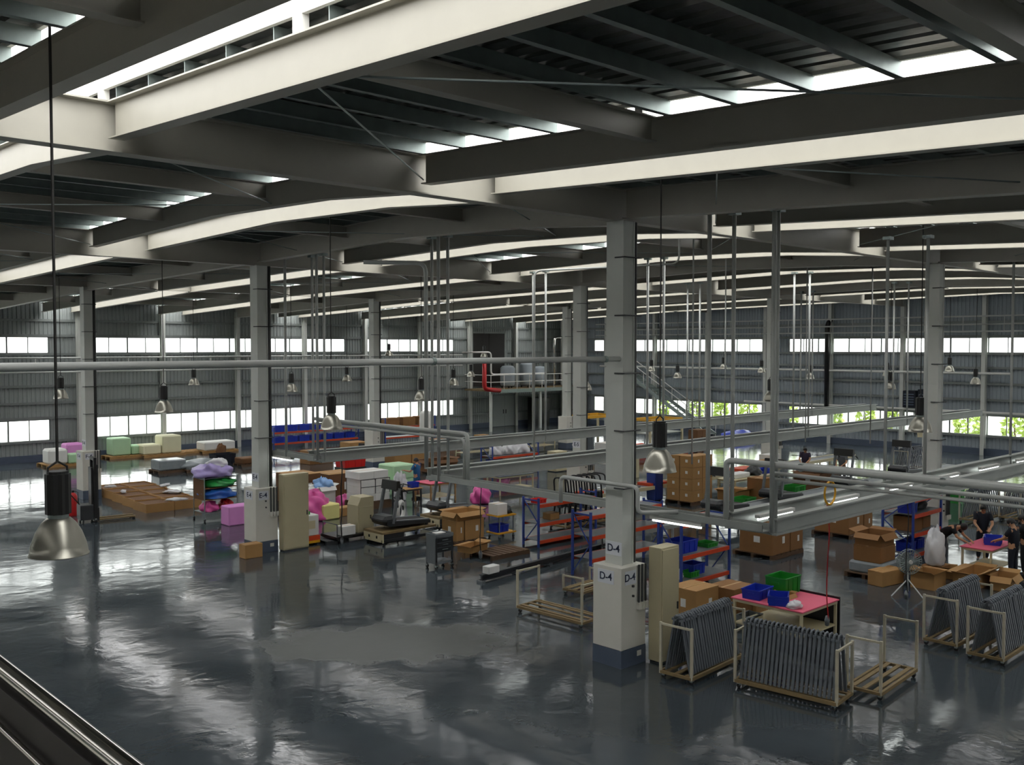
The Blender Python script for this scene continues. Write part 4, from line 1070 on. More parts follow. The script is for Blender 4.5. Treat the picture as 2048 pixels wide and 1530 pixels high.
# forklift (stacker) with mast
t = thing('stacker', 'black hand stacker with a tall mast standing before the left column', 'stacker', at(188,1042), math.radians(-8))
for y in (-.26,.26):
    B(-.05,.05,y-.045,y+.045,.05,2.25).obj('mast_rail', M['black'], t); B(.05,.1,y-.03,y+.03,.1,2.0).obj('inner_rail', M['dark'], t)
for z in (.4,1.2,2.2): B(-.05,.05,-.26,.26,z-.05,z+.05).obj('cross_member', M['black'], t)
B(-.5,-.06,-.3,.3,.1,.62).obj('power_unit', M['dark'], t, bevel=.02); B(-.12,-.06,-.22,.22,.62,1.9).obj('guard_mesh', M['black'], t)
MB().tube([(-.45,0,.6),(-.75,0,1.0),(-.75,.18,1.02)], .02, 6).obj('tiller', M['black'], t)
for y in (-.18,.18): f = B(.1,1.35,y-.06,y+.06,.05,.1).obj('fork', M['rust'], t); B(1.25,1.33,y-.05,y+.05,.0,.05).obj('roller', M['rubber'], f)
B(.05,.12,-.3,.3,.05,.5).obj('carriage', M['black'], t)
for x, y in ((-.4,-.25),(-.4,.25),(0,-.3),(0,.3)): caster(t, x, y, .06)
t = thing('fire_extinguisher', 'large red fire extinguisher standing at the column beside the stacker', 'extinguisher', at(146,1032))
MB().lathe([(0,0),(.15,0),(.155,.05),(.155,.72),(.12,.8),(.05,.85),(0,.85)], 16).obj('cylinder', M['red'], t, smooth=True)
B(-.04,.04,-.03,.03,.85,.93).obj('valve', M['black'], t); MB().tube([(.03,0,.9),(.18,0,.85),(.2,0,.4)], .014, 6).obj('hose', M['black'], t); MB().tube([(-.02,0,.92),(-.14,0,.96)], .012, 5).obj('lever', M['black'], t)
B(-.157,-.15,-.06,.06,.45,.6).obj('sticker', M['label'], t)
# cart with coloured bags
c = at(425,1042)+Vector((.35,.45,0)); t = thing('bag_cart', 'wheeled shelf cart stuffed with coloured film bags', 'cart', c)
for sx in (-.62,.62):
    for sy in (-.42,.42): MB().tube([(sx,sy,.1),(sx,sy,1.55)], .018, 6).obj('post', M['galv'], t); caster(t, sx, sy, .05)
for z in (.3,.75,1.15,1.5): B(-.62,.62,-.42,.42,z-.02,z).obj('shelf', M['kraft2'] if z in (.75,1.15) else M['mid'], t)
B(-.63,-.6,-.42,.42,.75,1.45).obj('end_panel', M['kraft_in'], t)
bag('lilac film bag on top of the bag cart', (c.x-.1,c.y,1.505), 1.5, 1.0, .42, 'film_p', 61, tie=False)
bag('white film bag crowning the lilac bag', (c.x+.1,c.y+.05,1.83), .75, .6, .28, 'film_w', 62, tie=False)
bag('green film bag on the second shelf of the bag cart', (c.x+.1,c.y-.05,1.16), 1.25, .95, .3, 'film_gr', 63, tie=False)
bag('blue film bag hanging on the middle shelf of the bag cart', (c.x+.0,c.y-.1,.76), 1.35, .95, .34, 'film_bl', 64, tie=False)
bag('pink film bag at the bottom of the bag cart', (c.x-.3,c.y-.1,.305), .55, .7, .34, 'magenta', 65, tie=False)
bag('dark red film bag at the bottom right of the bag cart', (c.x+.35,c.y-.05,.305), .5, .7, .34, 'red', 66, tie=False)
block('pink foam block on the floor beside the E-4 column', nc(459,1053,.9,.6), .9, .6, .66, 'pinkfoam', r=.03)
carton('small carton at the foot of the E-4 column', nc(491,1119,.55,.38), .55, .38, .4, 0, 'kraft', False, False)
# behind the E-4 cabinet
t = thing('floor_machine', 'white floor machine with an orange and yellow base beside the E-4 cabinet', 'machine', nc(600,1094,.7,.6))
B(-.34,.34,-.28,.28,.28,.92).obj('body', M['white'], t, bevel=.03); B(-.36,.36,-.31,.31,.14,.28).obj('skirt', M['orange'], t); B(-.36,.36,-.32,.32,.06,.14).obj('bumper', M['yellow'], t)
for sx in (-.25,.25):
    for sy in (-.2,.2): caster(t, sx, sy, .03)
MB().tube([(.1,-.1,.92),(.1,-.1,1.02)], .03, 8).obj('green_lamp', M['bin_g'], t)
B(-.2,.2,-.29,-.28,.5,.75).obj('panel', M['cream'], t)
bag('pink film bag heaped behind the E-4 cabinet', at(618,1045)+Vector((.4,.4,0)), 1.3, 1.0, .95, 'magenta', 71)
bag('low pink film bag spilling to the right of the heaped one', at(662,1018)+Vector((.9,.4,0)), .9, .6, .4, 'magenta', 72, tie=False)
c = at(642,1022)+Vector((.4,.5,0)); carton('tall white box under a light-blue film bag', c, .7, .65, .85, 0, 'foam_w', True, False)
bag('light-blue film bag bulging out of the tall white box', (c.x,c.y,.7), .78, .72, .42, 'film_b', 73, tie=False)
t0 = nc(644,1042,.75,.6); block('pale yellow foam block behind the floor machine', t0, .75, .6, .55, 'foam_y', .1, r=.04)
carton('long tan flat box behind the yellow foam block', at(690,1040)+Vector((.5,.9,0)), 1.2, .5, .3, 0, 'kraft', False, False)
carton('huge brown carton behind the E-4 cabinet, on the left', at(612,1008)+Vector((.2,.9,0)), 1.25, 1.3, 1.12, 0, 'kraft_in', False, True)
carton('huge brown carton behind the E-4 cabinet, on the right', at(662,1003)+Vector((.5,.5,0)), 1.3, 1.2, 1.08, 0, 'kraft_in', False, True)
for o in [x for x in bpy.data.objects if x.get('label', '').startswith('huge brown')]:
    for k in kids(o):
        if k.name.startswith('flap'): k.data.materials[0] = M['kraft']
# white foam boxes in layers on a dark pallet
c = nc(722,1022,1.35,1.0); pallet('dark pallet under the stack of white boxes', c, 1.4, 1.1, 0, 'wood2', None, .3)
for k in range(4):
    for i in range(2):
        dk = k in (1, 2)
        bx = carton('%s white box in the %s layer of the strapped white stack' % (('left', 'right')[i], ('bottom', 'second', 'third', 'top')[k]), (c.x-.33+.66*i+(.0 if k < 3 else -.06), c.y, .302+.282*k), .655, .95, .28, 0, 'foam_w', False, False, 'white boxes in the strapped stack')
        if dk:
            for (x_, y_) in ((-.33,-.478), (.325,-.478), (-.33,.47)): B(x_-.012, x_+.012, y_-.006, y_+.006, 0, .28).obj('corner_strip', M['dark'], bx)
            B(-.33,.33,-.482,-.476,.26,.28).obj('edge_strip', M['dark'], bx)
# red crate on grey cart
c = at(700,962)+Vector((.3,.4,0)); t = thing('platform_cart', 'grey platform cart carrying the red crate', 'cart', c); B(-.7,.7,-.45,.45,.25,.32).obj('deck', M['mid'], t); B(-.6,.6,-.4,.4,.32,.6).obj('box_body', M['dark'], t)
for sx in (-.55,.55):
    for sy in (-.35,.35): caster(t, sx, sy, .1)
MB().tube([(-.7,-.3,.32),(-.75,-.3,.95),(-.75,.3,.95),(-.7,.3,.32)], .018, 6).obj('push_bar', M['galv'], t)
crate('red plastic crate on the grey cart', (c.x,c.y,.602), 1.15, .8, .42, 'bin_r')
# green foam, worker in blue, pink table
c = nc(782,992,1.0,1.2); block('lower pale green foam block in front of the worker in blue', (c.x-.55,c.y-.1,0), .8, .9, .55, 'foam_g', r=.06)
block('tall pale green foam block left of the worker in blue', (c.x+.35,c.y+.2,0), 1.1, 1.1, 1.2, 'foam_g', r=.05)
bag('white foam packing held beside the worker in blue', at(800,1000)+Vector((.0,.0,0)), .6, .55, .95, 'film_w', 81, amp=.25, tie=False)
reach = dict(lel=(.14,.26,1.12), rel=(.05,-.27,1.12), lha=(.4,.3,1.16), rha=(.1,-.33,.86), head=(.04,0,1.52), crown=(.05,0,1.61))
person('worker in a blue T-shirt and shorts, seen from behind, reaching left', at(834,998), math.radians(110), reach, 'bluecloth', 'bluecloth', short=True)
c = at(862,1006)+Vector((.5,.35,0)); table('work table with a pink top beside the worker in blue', c, 1.35, 1.1, .78, 0, 'pink', 'wood')
t = thing('tape_dispenser', 'black tape dispenser on the pink table beside the worker in blue', 'tape dispenser', (c.x-.05,c.y+.1,.782)); B(-.16,.1,-.04,.04,0,.03).obj('base', M['black'], t); B(.02,.08,-.03,.03,.03,.28).obj('arm', M['black'], t); B(-.16,.08,-.03,.03,.26,.3).obj('head', M['black'], t)
table('low table with a brown top in front of the green foam', at(812,1015)+Vector((.2,.2,0)), 1.1, .6, .7, 0, 'wood', 'dark', shelf=False)
crate('blue bin on the low brown table', at(812,1015)+Vector((.5,.2,.702)), .35, .3, .2, 'bin_b')
# cream cabinet on a dark cart
c = at(700,1087)+Vector((.5,.5,0)); t = thing('platform_cart', 'black platform cart carrying the cream cabinet', 'cart', c)
B(-.95,.95,-.45,.45,.16,.24).obj('deck', M['black'], t)
for sx in (-.8,.8):
    for sy in (-.35,.35): caster(t, sx, sy, .075)
for sx in (-.9,.9): MB().tube([(sx,-.4,.24),(sx,-.4,.62),(sx,.4,.62),(sx,.4,.24)], .016, 6).obj('end_rail', M['dark'], t)
carton('white box on the black platform cart', (c.x-.45,c.y-.2,.242), .5, .35, .28, 0, 'foam_w', False, False)
t = thing('control_cabinet', 'cream control cabinet with a sloping front on the black cart', 'cabinet', (c.x+.25,c.y+.02,.242))
MB().extr([(-.3,0),(.3,0),(.3,1.1),(-.18,1.1),(-.3,.85)], (0,-.3,0), (1,0,0), (0,0,1), (0,.6,0)).obj('body', M['beige'], t)
B(-.26,.26,-.312,-.3,.06,.8).obj('door', M['beige'], t); B(.15,.19,-.33,-.312,.4,.52).obj('handle', M['dark'], t)
pallet('pallet-like black frame left of the black cart', at(665,1090)+Vector((.2,.6,0)), .8, 1.2, 0, 'dark')
# treadmills
def make_treadmill():
    t = thing('treadmill', 'x', 'treadmill')
    MB().extr([(-.85,.06),(.75,.12),(.85,.2),(.85,.26),(.7,.27),(-.85,.16)], (0,-.4,0), (1,0,0), (0,0,1), (0,.8,0)).obj('deck', M['dark'], t)
    B(-.8,.45,-.24,.24,.2,.235).obj('running_belt', M['rubber'], t, rot=(0,-.06,0))
    for s in (-1,1): B(-.82,.5,s*.32-.05,s*.32+.05,.2,.245).obj('side_rail', M['mid'], t, rot=(0,-.06,0))
    MB().rbox(.42,.95,-.4,.4,.18,.44,.1).obj('motor_hood', M['dark'], t)
    for s in (-1,1):
        MB().bar((.62,s*.38,.2), (.38,s*.38,1.28), .07, .09).obj('upright_arm', M['mid'], t)
        MB().tube([(.4,s*.38,1.2),(.2,s*.38,1.22),(.05,s*.38,1.12)], .022, 6).obj('handrail', M['black'], t)
    MB().extr([(.3,1.2),(.5,1.22),(.46,1.5),(.36,1.5)], (0,-.4,0), (1,0,0), (0,0,1), (0,.8,0)).obj('console', M['black'], t)
    for s in (-1,1): MB().tube([(-.75,s*.35,.05),(-.7,s*.35,.05)], .05, 10).obj('roller_foot', M['rubber'], t)
    return t
tm = make_treadmill(); tm['group'] = 'treadmills on the lines'
c1 = at(775,1092)+Vector((.9,.55,0)); 
def test_base(label, c, w=2.1, d=1.0, h=.42):
    t = thing('test_platform', label, 'platform', c); a, b = w/2, d/2
    B(-a,a,-b,b,h-.07,h).obj('top_board', M['rust'], t); B(-a,-a+.05,-b,b,.1,h-.07).obj('end_panel', M['cream'], t)
    for s in (-1,1): B(-a,a,s*(b-.04)-.03,s*(b-.04)+.03,.1,.18).obj('side_rail', M['dark'], t)
    B(-a+.05,-.2,-b+.05,-b+.08,.1,h-.07).obj('side_panel', M['dark'], t)
    for sx in (-1,1):
        for sy in (-1,1): caster(t, sx*(a-.1), sy*(b-.08), .05)
        for k in (-1,1): B(-a-.012,-a,k*.2-.03,k*.2+.03,.2,.28).obj('socket', M['black'], t)
    return t
test_base('wheeled platform with cream end panel under the nearest treadmill', c1)
tm.location = (c1.x+.05, c1.y, .422); tm.rotation_euler = (0,0,math.pi); tm['label'] = 'nearest dark treadmill, standing on the wheeled platform'
c2 = at(905,1060)+Vector((.7,.8,0)); test_base('wheeled platform with cream end panel behind the cartons', c2)
dup(tm, (c2.x, c2.y, .422), math.pi, 'dark treadmill on the platform behind the opened cartons')
t = thing('exercise_bike', 'white and black exercise bike frame behind the nearest treadmill', 'exercise bike', at(818,1050)+Vector((.1,.6,0)), .6)
MB().tube([(.3*math.cos(2*math.pi*i/20),0,.42+.3*math.sin(2*math.pi*i/20)) for i in range(20)], .07, 8, closed=True).obj('wheel_cover', M['white'], t, smooth=True)
MB().tube([(-.6,0,.06),(.5,0,.06)], .04, 8).obj('base_beam', M['dark'], t); MB().tube([(.25,0,.4),(.1,0,1.2),(.3,0,1.3)], .035, 8).obj('stem', M['black'], t)
MB().tube([(-.25,0,.1),(-.35,0,.9)], .03, 8).obj('seat_post', M['black'], t); MB().rbox(-.48,-.2,-.1,.1,.88,.98,.04).obj('saddle', M['black'], t)
MB().tube([(.3,-.22,1.25),(.3,0,1.3),(.3,.22,1.25)], .02, 6).obj('handlebar', M['black'], t)
for x in (-.55,.48): B(x-.04,x+.04,-.25,.25,0,.05).obj('foot_bar', M['dark'], t)
# cartons, tool cart, pallet in the middle
c = nc(912,1093,1.15,.75); pallet('pallet under the stacked opened cartons in the middle', c, 1.25, .85, 0, 'wood2')
carton('large carton with a white sticker in the middle of the floor', (c.x+.18,c.y-.02,.132), .78, .72, .62, 0, 'kraft', False, True)
carton('carton with a raised flap beside the large sticker carton', (c.x-.38,c.y+.0,.132), .32, .7, .62, 0, 'kraft', False, True)
carton('wide opened carton on top of the sticker cartons', (c.x+.0,c.y+.0,.76), 1.05, .7, .24, 0, 'kraft', True, False)
t = thing('tool_cart', 'dark grey wheeled tool cart standing alone on the open floor', 'tool cart', nc(872,1140,.62,.45))
B(-.3,.3,-.22,.22,.14,.2).obj('bottom_tray', M['mid'], t); openbox(.62,.46,.1,.02).obj('top_tray', M['mid'], t, (0,0,.86))
for sx in (-.28,.28):
    for sy in (-.2,.2): B(sx-.02,sx+.02,sy-.02,sy+.02,.1,.9).obj('post', M['dark'], t); caster(t, sx, sy, .05)
B(-.26,.3,-.2,.2,.45,.86).obj('drawer_box', M['mid'], t)
for k in range(3): d_ = B(-.24,.28,-.215,-.2,.47+.13*k,.58+.13*k).obj('drawer', M['dark'], t); B(-.08,.12,-.235,-.215,.52+.13*k,.54+.13*k).obj('drawer_pull', M['galv'], d_)
B(-.312,-.3,-.2,.2,.2,.86).obj('side_panel', M['mid'], t); B(-.2,.12,-.12,.08,.96,.975).obj('paper', M['label'], t)
pallet('dark wooden pallet lying on the open floor in the middle', nc(985,1122,1.5,1.0), 1.5, 1.0, 0, 'wood2')
carton('opened flattened carton lying on the dark pallet', nc(950,1118,.8,.5)+Vector((-.1,.2,.132)), .8, .5, .18, .2, 'kraft', True, False)
# orange stool cart
t = thing('parts_cart', 'two-tier cart with orange trays and white boxes in the middle', 'cart', nc(998,1080,.75,.6))
for z in (.2,.75): B(-.38,.38,-.3,.3,z-.04,z).obj('tray', M['yellow'], t)
for sx in (-.3,.3):
    for sy in (-.24,.24): MB().tube([(sx,sy,.06),(sx,sy,.75)], .018, 6).obj('post', M['galv'], t); caster(t, sx, sy, .04)
c = nc(998,1080,.75,.6); crate('blue bin on the lower tray of the two-tier cart', (c.x-.1,c.y,.202), .5, .4, .22, 'bin_b')
carton('white box on top of the two-tier cart', (c.x-.15,c.y,.752), .42, .45, .36, 0, 'foam_w', False, False); bag('dark bundle on top of the two-tier cart', (c.x+.22,c.y,.752), .3, .4, .24, 'dark', 91, tie=False)
bag('pink film bag lying behind the second treadmill', at(960,1010)+Vector((.3,.3,0)), .8, .7, .6, 'magenta', 92)
# ------------------------------------------------------------------ assembly lines under the gantries
def conveyor(label, y, x0, x1, w=.8, h=.62, m='tray'):
    t = thing('conveyor', label, 'conveyor', (0,0,0), 0, 'assembly lines')
    for s in (-1,1): B(x0,x1,y+s*w/2-.03,y+s*w/2+.03,h-.14,h).obj('side_beam', M[m], t)
    B(x0,x1,y-w/2+.03,y+w/2-.03,h-.08,h-.03).obj('belt', M['mid'], t)
    x = x0+.2
    while x < x1:
        for s in (-1,1): B(x-.03,x+.03,y+s*w/2-.03,y+s*w/2+.03,0,h-.14).obj('leg', M[m], t)
        B(x-.02,x+.02,y-w/2,y+w/2,.12,.16).obj('leg_tie', M[m], t); x += 2.4
    return t
conveyor('assembly line under the middle gantry', 18.75, 21.5, 46); conveyor('assembly line under the far gantry', 24.3, 26, 46.5, m='cream'); conveyor('assembly line behind the workers table under the nearest gantry', 9.7, 29, 46)
for i, (x, y) in enumerate(((27.5,18.75),(31,18.75),(36,18.75),(41,18.75),(34,24.3),(32,9.7),(37,9.7))):
    dup(tm, (x, y, .592), math.pi, ('first treadmill on the middle line', 'second treadmill on the middle line', 'third treadmill on the middle line', 'last treadmill on the middle line', 'treadmill on the far line', 'first treadmill on the line behind the workers', 'second treadmill on the line behind the workers')[i])
# hand rails of black tube, standing in a row on the middle line
trolley('low trolley carrying the row of black handle frames', (24.3, 22.4, 0), 2.3, .75, .5, 0)
for i in range(8):
    x = 23.3+.27*i; t = thing('handle_frame', 'black looped handle frame standing in the row left of the D-4 column', 'handle frame', (x, 22.4, .166), .15, 'black handle frames in a row')
    MB().tube(elbow([(0,-.3,0),(.12,-.3,.8),(0,-.28,1.55),(0,.28,1.55),(.12,.3,.8),(0,.3,0)], .16, 4), .03, 6).obj('loop', M['black'], t, smooth=True); B(-.05,.05,-.34,.34,0,.05).obj('foot', M['dark'], t)
    MB().tube([(.08,-.3,.6),(.08,.3,.6)], .022, 6).obj('cross_tube', M['black'], t); MB().rbox(-.08,.1,-.1,.1,.55,.95,.03).obj('gear_box', M['dark'], t)
# parts and goods along the far line
for i, (x, y, w_, d_, h_, z, mm, lb) in enumerate((
  (26.8,24.3,.9,.7,.12,.622,'orange','orange parts tray at the near end of the far line'), (28.6,24.3,1.0,.7,.1,.622,'foam_w','white boards on the far line'), (30.6,24.3,1.1,.7,.12,.622,'orange','orange parts tray in the middle of the far line'),
  (37.0,24.3,1.2,.7,.14,.622,'orange','orange parts tray right of the middle of the far line'), (39.2,24.3,1.0,.7,.3,.622,'kraft','tan box on the far line'))):
    block(lb, (x,y,z-.03), w_, d_, h_, mm, name='parts_tray', cat='tray', r=.01)

t = thing('warning_sign', 'yellow folding warning sign behind the strapped white stack', 'sign', at(754,972)+Vector((.3,.3,0)), .4)
for sg in (-1,1): MB().extr([(-.18,0),(.18,0),(.12,.75),(-.12,.75)], (0,sg*.17,0), (1,0,0), (0,-sg*.2,1), (0,.012*sg,0)).obj('board', M['yellow'], t)
MB().tube([(-.12,0,.75),(.12,0,.75)], .012, 6).obj('hinge', M['black'], t)
# ------------------------------------------------------------------ corner platform, doors, stair, wall services
t = thing('corner_platform', 'raised steel platform with white guard rails in the far corner', 'platform')
x0, x1, y0, zp = 46.3, 56.6, 51.4, 3.0
B(x0, x1, y0, WY-.45, zp-.12, zp).obj('deck', M['rust'], t); B(x0, x1, y0-.05, y0, zp-.25, zp+.02).obj('edge_beam', M['galv'], t)
for x in (x0+.1, 51.4, x1-.2): B(x-.08, x+.08, y0+.05, y0+.2, 0, zp-.12).obj('leg', M['steel'], t)
for z in (zp+.55, zp+1.05): MB().tube([(x0, y0, z), (x1, y0, z)], .03, 6).obj('guard_rail', M['white'], t)
for i in range(9): x = x0+(x1-x0)*i/8; MB().tube([(x, y0, zp), (x, y0, zp+1.05)], .028, 6).obj('guard_post', M['white'], t)
for z in (zp+.55, zp+1.05): MB().tube([(x0, y0, z), (x0, WY-.5, z)], .03, 6).obj('side_rail', M['white'], t)
pipe('fire_main', 'thick red pipe with an elbow at the end of the corner platform', elbow([(45.5,51.2,5.0),(45.5,51.2,3.1),(46.9,51.1,2.95)], .3, 5), .16, 'red', 10)
pipe('steam_pipe', 'white pipe bending down over the corner platform', elbow([(43.8,51.6,5.7),(46.4,51.5,5.7),(46.4,51.5,4.1),(52,51.5,4.1)], .3, 5), .06, 'white')
pipe('steam_pipe', 'bright hooked pipe at the right of the corner platform', elbow([(53.9,52.5,3.2),(53.9,52.5,6.8),(54.8,52.3,6.8)], .3, 5), .1, 'chrome')
for i, (x, h) in enumerate(((49.6,1.5),(51.6,1.7),(53.0,1.4))):
    t = thing('boiler_tank', ('left', 'middle', 'right')[i]+' grey-blue tank on the corner platform', 'tank', (x, 53.2, zp))
    MB().lathe([(0,.12),(.5,.15),(.55,.3),(.55,h),(.4,h+.15),(0,h+.2)], 16).obj('shell', M['sheet_b'], t, smooth=True)
    for k in range(3): a = 2*math.pi*k/3; B(.42*math.cos(a)-.04,.42*math.cos(a)+.04,.42*math.sin(a)-.04,.42*math.sin(a)+.04,0,.25).obj('leg', M['dark'], t)
    MB().tube([(0,0,h+.18),(0,0,h+.5)], .05, 6).obj('outlet', M['galv'], t)
def door(n, label, x, w, z0, h, m, leaves=2, y=WY-.2):
    d = root('door_%d' % n, (x, y, 0)); tag(d, label, 'door')
    for s in (-1,1): B(s*(w/2+.05)-.06, s*(w/2+.05)+.06, -.06, .08, z0, z0+h+.1).obj('jamb', M['girt'], d)
    B(-w/2-.1, w/2+.1, -.06, .08, z0+h, z0+h+.12).obj('lintel', M['girt'], d)
    for i in range(leaves):
        a = -w/2+w*i/leaves; l = B(a+.01, a+w/leaves-.01, -.05, .02, z0+.02, z0+h-.01).obj('leaf', M[m], d)
        B(a+(w/leaves-.16 if i == 0 else .1), a+(w/leaves-.1 if i == 0 else .16), -.09, -.05, z0+h*.42, z0+h*.55).obj('handle', M['dark'], l)
door(1, 'grey double door at the floor of the left wall near the corner', 50.5, 2.4, .0, 2.35, 'sheet', 2)
door(2, 'tall doorway above the corner platform, its dark interior painted on panels', 48.9, 3.2, 3.1, 4.0, 'darkpanel', 2)  # dark panels stand in for the unlit room behind the doorway
cabinet('black cabinet standing under the corner platform', (53.3, 53.6, 0), 1.6, .8, 2.15, 'black', 2, 'storage_cabinet')
t = thing('steel_stair', 'steel stair sloping down along the right wall from the corner', 'stair', (55.4, 0, 0))
ya, za, yb = 46.4, 4.3, 38.9
for s in (-.45,.45): MB().bar((s,ya,za),(s,yb,.05), .06, .25).obj('stringer', M['galv'], t); MB().tube([(s,ya,za+1.0),(s,yb,1.0)], .03, 6).obj('handrail', M['white'], t)
for i in range(20): u = (i+.5)/20; B(-.45,.45,ya+(yb-ya)*u-.13,ya+(yb-ya)*u+.13,za*(1-u)-.01,za*(1-u)+.03).obj('tread', M['galv'], t)
for i in range(5):
    u = i/4.0
    for s in (-.45,.45): MB().tube([(s,ya+(yb-ya)*u,za*(1-u)),(s,ya+(yb-ya)*u,za*(1-u)+1.0)], .025, 6).obj('baluster', M['white'], t)
B(-.5,.9,ya,ya+1.4,za-.1,za).obj('landing', M['galv'], t)
for sx in (-.4,.8): B(sx-.05,sx+.05,ya+1.2,ya+1.3,0,za-.1).obj('landing_leg', M['galv'], t)
# wall services
def wallpipe(label, pts, r, step, m='pipe', drop=.0, name='wall_pipe'):
    t = thing(name, label, 'pipe'); a, b = Vector(pts[0]), Vector(pts[-1]); MB().tube(pts, r, 8).obj('run', M[m], t, smooth=True)
    n = int((b-a).length/step); out = Vector((0,1,0)) if abs(a.x-b.x) > 1 else Vector((1,0,0))
    for i in range(1, n):
        p = a+(b-a)*(i/n); MB().bar(p, p+out*.45, .05, .05).obj('bracket', M['galv'], t)
        if drop: MB().tube([p, p+Vector((0,0,drop))], r*.6, 5).obj('drop', M['white'], t)
    return t
wallpipe('upper wall pipe with short stubs below the left wall windows', [(2, WY-.55, 5.5), (46, WY-.55, 5.5)], .05, 2.33, 'pipe', -.45)
wallpipe('lower wall pipe along the middle of the left wall', [(2, WY-.55, 4.75), (46, WY-.55, 4.75)], .05, 4.66, 'pipe')
wallpipe('pale wall pipe along the middle of the right wall', [(WX-.5, 20, 4.6), (WX-.5, 50, 4.6)], .07, 4.66, 'white')
wallpipe('lower wall pipe just above the lower windows of the right wall', [(WX-.5, 18, 2.42), (WX-.5, 37, 2.42)], .06, 4.66, 'white')
t = thing('pipe_bridge', 'long rail-like pipe bridge high along the right wall', 'pipe bridge')
for z in (6.95, 7.35, 7.8): MB().tube([(WX-1.0, 6, z), (WX-1.0, 50, z)], .05, 6).obj('rail', M['pipe'], t)
for i in range(20): y = 7+2.2*i; MB().tube([(WX-1.0, y, 6.95), (WX-1.0, y, 7.8)], .025, 5).obj('upright', M['pipe'], t)
for i in range(9): y = 7.5+4.66*i; MB().bar((WX-1.0, y, 6.95), (WX-.12, y, 6.95), .06, .06).obj('bracket', M['galv'], t)
pipe('vent_duct', 'black vertical duct on the right wall', elbow([(WX-.6, 30.9, 2.3), (WX-.6, 30.9, 7.5), (WX-.15, 30.9, 7.8)], .3, 4), .15, 'black')
for i, y in enumerate((25.6, 24.7)):
    t = thing('cooling_unit', ('left', 'right')[i]+' dark blue unit hung on the right wall beside the column', 'cooling unit', (WX-.45, y, 2.5))
    B(-.2,.3,-.38,.38,0,1.0+.1*i).obj('casing', M['navy'], t, bevel=.03)
    for k in range(5): B(-.23,-.2,-.3,.3,.15+.15*k,.22+.15*k).obj('louvre', M['skirt'], t)
# pneumatic hoses and cords hanging from the gantries
def hose(label, x, y, z0, z1, m, r=.012, coil=False, tool=True):
    t = thing('air_hose', label, 'hose'); n = 14
    MB().tube([(x+.03*math.sin(i*.9), y+.03*math.cos(i*.7), z1+(z0-z1)*i/n) for i in range(n+1)], r, 6).obj('line', M[m], t, smooth=True)
    if coil: MB().tube([(x+.2*math.cos(2*math.pi*i/18)+.05, y, z1+.22+.22*math.sin(2*math.pi*i/18)) for i in range(18)], .022, 6, closed=True).obj('coil', M['yellow'], t, smooth=True)
    if tool: MB().lathe([(0,0),(.04,.02),(.05,.12),(.03,.2),(0,.2)], 8, (x, y, z0-.1)).obj('coupling', M['mid'], t, smooth=True)
    return t
hose('thin red hose with a yellow coil hanging from the nearest gantry', 16.85, 9.18, .9, RZ+.17, 'red', .012, True)
hose('dark hose hanging beside the fan from the nearest gantry', 20.2, 9.18, .8, RZ, 'black')
hose('dark hose hanging from the middle gantry in front of the opened cartons', 16.1, 18.27, .85, RZ, 'black')
hose('dark hose hanging beside the cream cabinet from the far gantry', 15.6, 23.8, .45, RZ, 'black', .018)
# ------------------------------------------------------------------ goods in the far middle
p = at(548,899); rack('long far rack of blue bins behind the E-4 column', (p.x, p.y, 0), 6.0, .8, 1.35, (.35, 1.0))
for k, z in enumerate((.356, 1.006)):
    for i in range(7): crate('blue bin on the %s shelf of the long far rack' % ('lower', 'upper')[k], (p.x+.5+.83*i, p.y+.4, z), .7, .55, .34, 'bin_b', 0, 'blue bins on the far rack')
rack('second far rack with cartons behind the red crate', (p.x+7.0, p.y-1.5, 0), 4.0, .8, 1.6, (.35, 1.0))
for i in range(3): carton(('left', 'middle', 'right')[i]+' carton on the far rack behind the red crate', (p.x+7.7+1.25*i, p.y-1.1, 1.006), 1.0, .65, .55, 0, 'kraft2', False, False)
c = nc(790,935,2.2,1.2); pallet('pallet under the far cartons above the worker in blue', c, 2.3, 1.3, 0, 'wood2')
for i in range(2): carton(('left', 'right')[i]+' far carton on the pallet above the green foam', (c.x-.55+1.1*i, c.y, .132), 1.05, 1.1, .95, 0, 'kraft', False, False)
c = nc(735,925,1.2,.9); 
for i in range(2):
    t = thing('office_chair', ('left', 'right')[i]+' black chair standing before the far cartons', 'chair', (c.x+.9*i-.5, c.y, 0), .5+i)
    MB().rbox(-.24,.24,-.24,.24,.42,.5,.04).obj('seat', M['black'], t); MB().rbox(-.24,-.18,-.22,.22,.55,1.0,.025).obj('backrest', M['black'], t); MB().tube([(0,0,.06),(0,0,.42)], .03, 8).obj('post', M['dark'], t)
    B(-.23,-.2,-.03,.03,.44,.6).obj('back_strut', M['dark'], t)
    for k in range(5): a = 2*math.pi*k/5; MB().bar((0,0,.07),(.28*math.cos(a),.28*math.sin(a),.04), .035, .03).obj('leg', M['dark'], t)
c = nc(860,950,1.8,1.2); pallet('pallet behind the worker in blue', c, 1.9, 1.2, 0, 'wood2'); carton('low brown carton behind the worker in blue', (c.x,c.y,.132), 1.7, 1.05, .5, 0, 'kraft_in', True, False)
t = thing('tank', 'white upright water tank in front of the left wall windows', 'tank', at(852,890)); MB().lathe([(0,.0),(.38,.0),(.4,.1),(.4,1.9),(.3,2.1),(0,2.15)], 18).obj('shell', M['white'], t, smooth=True); MB().lathe([(0,2.14),(.1,2.14),(.1,2.24),(0,2.24)], 10).obj('cap', M['mid'], t); MB().tube([(.38,0,.3),(.55,0,.3)], .04, 8).obj('outlet', M['galv'], t)
p = at(985,955); rack('small rack with orange beams and white bags, left of the E-5 column', (p.x, p.y, 0), 3.0, .8, 1.5, (.35, .95))
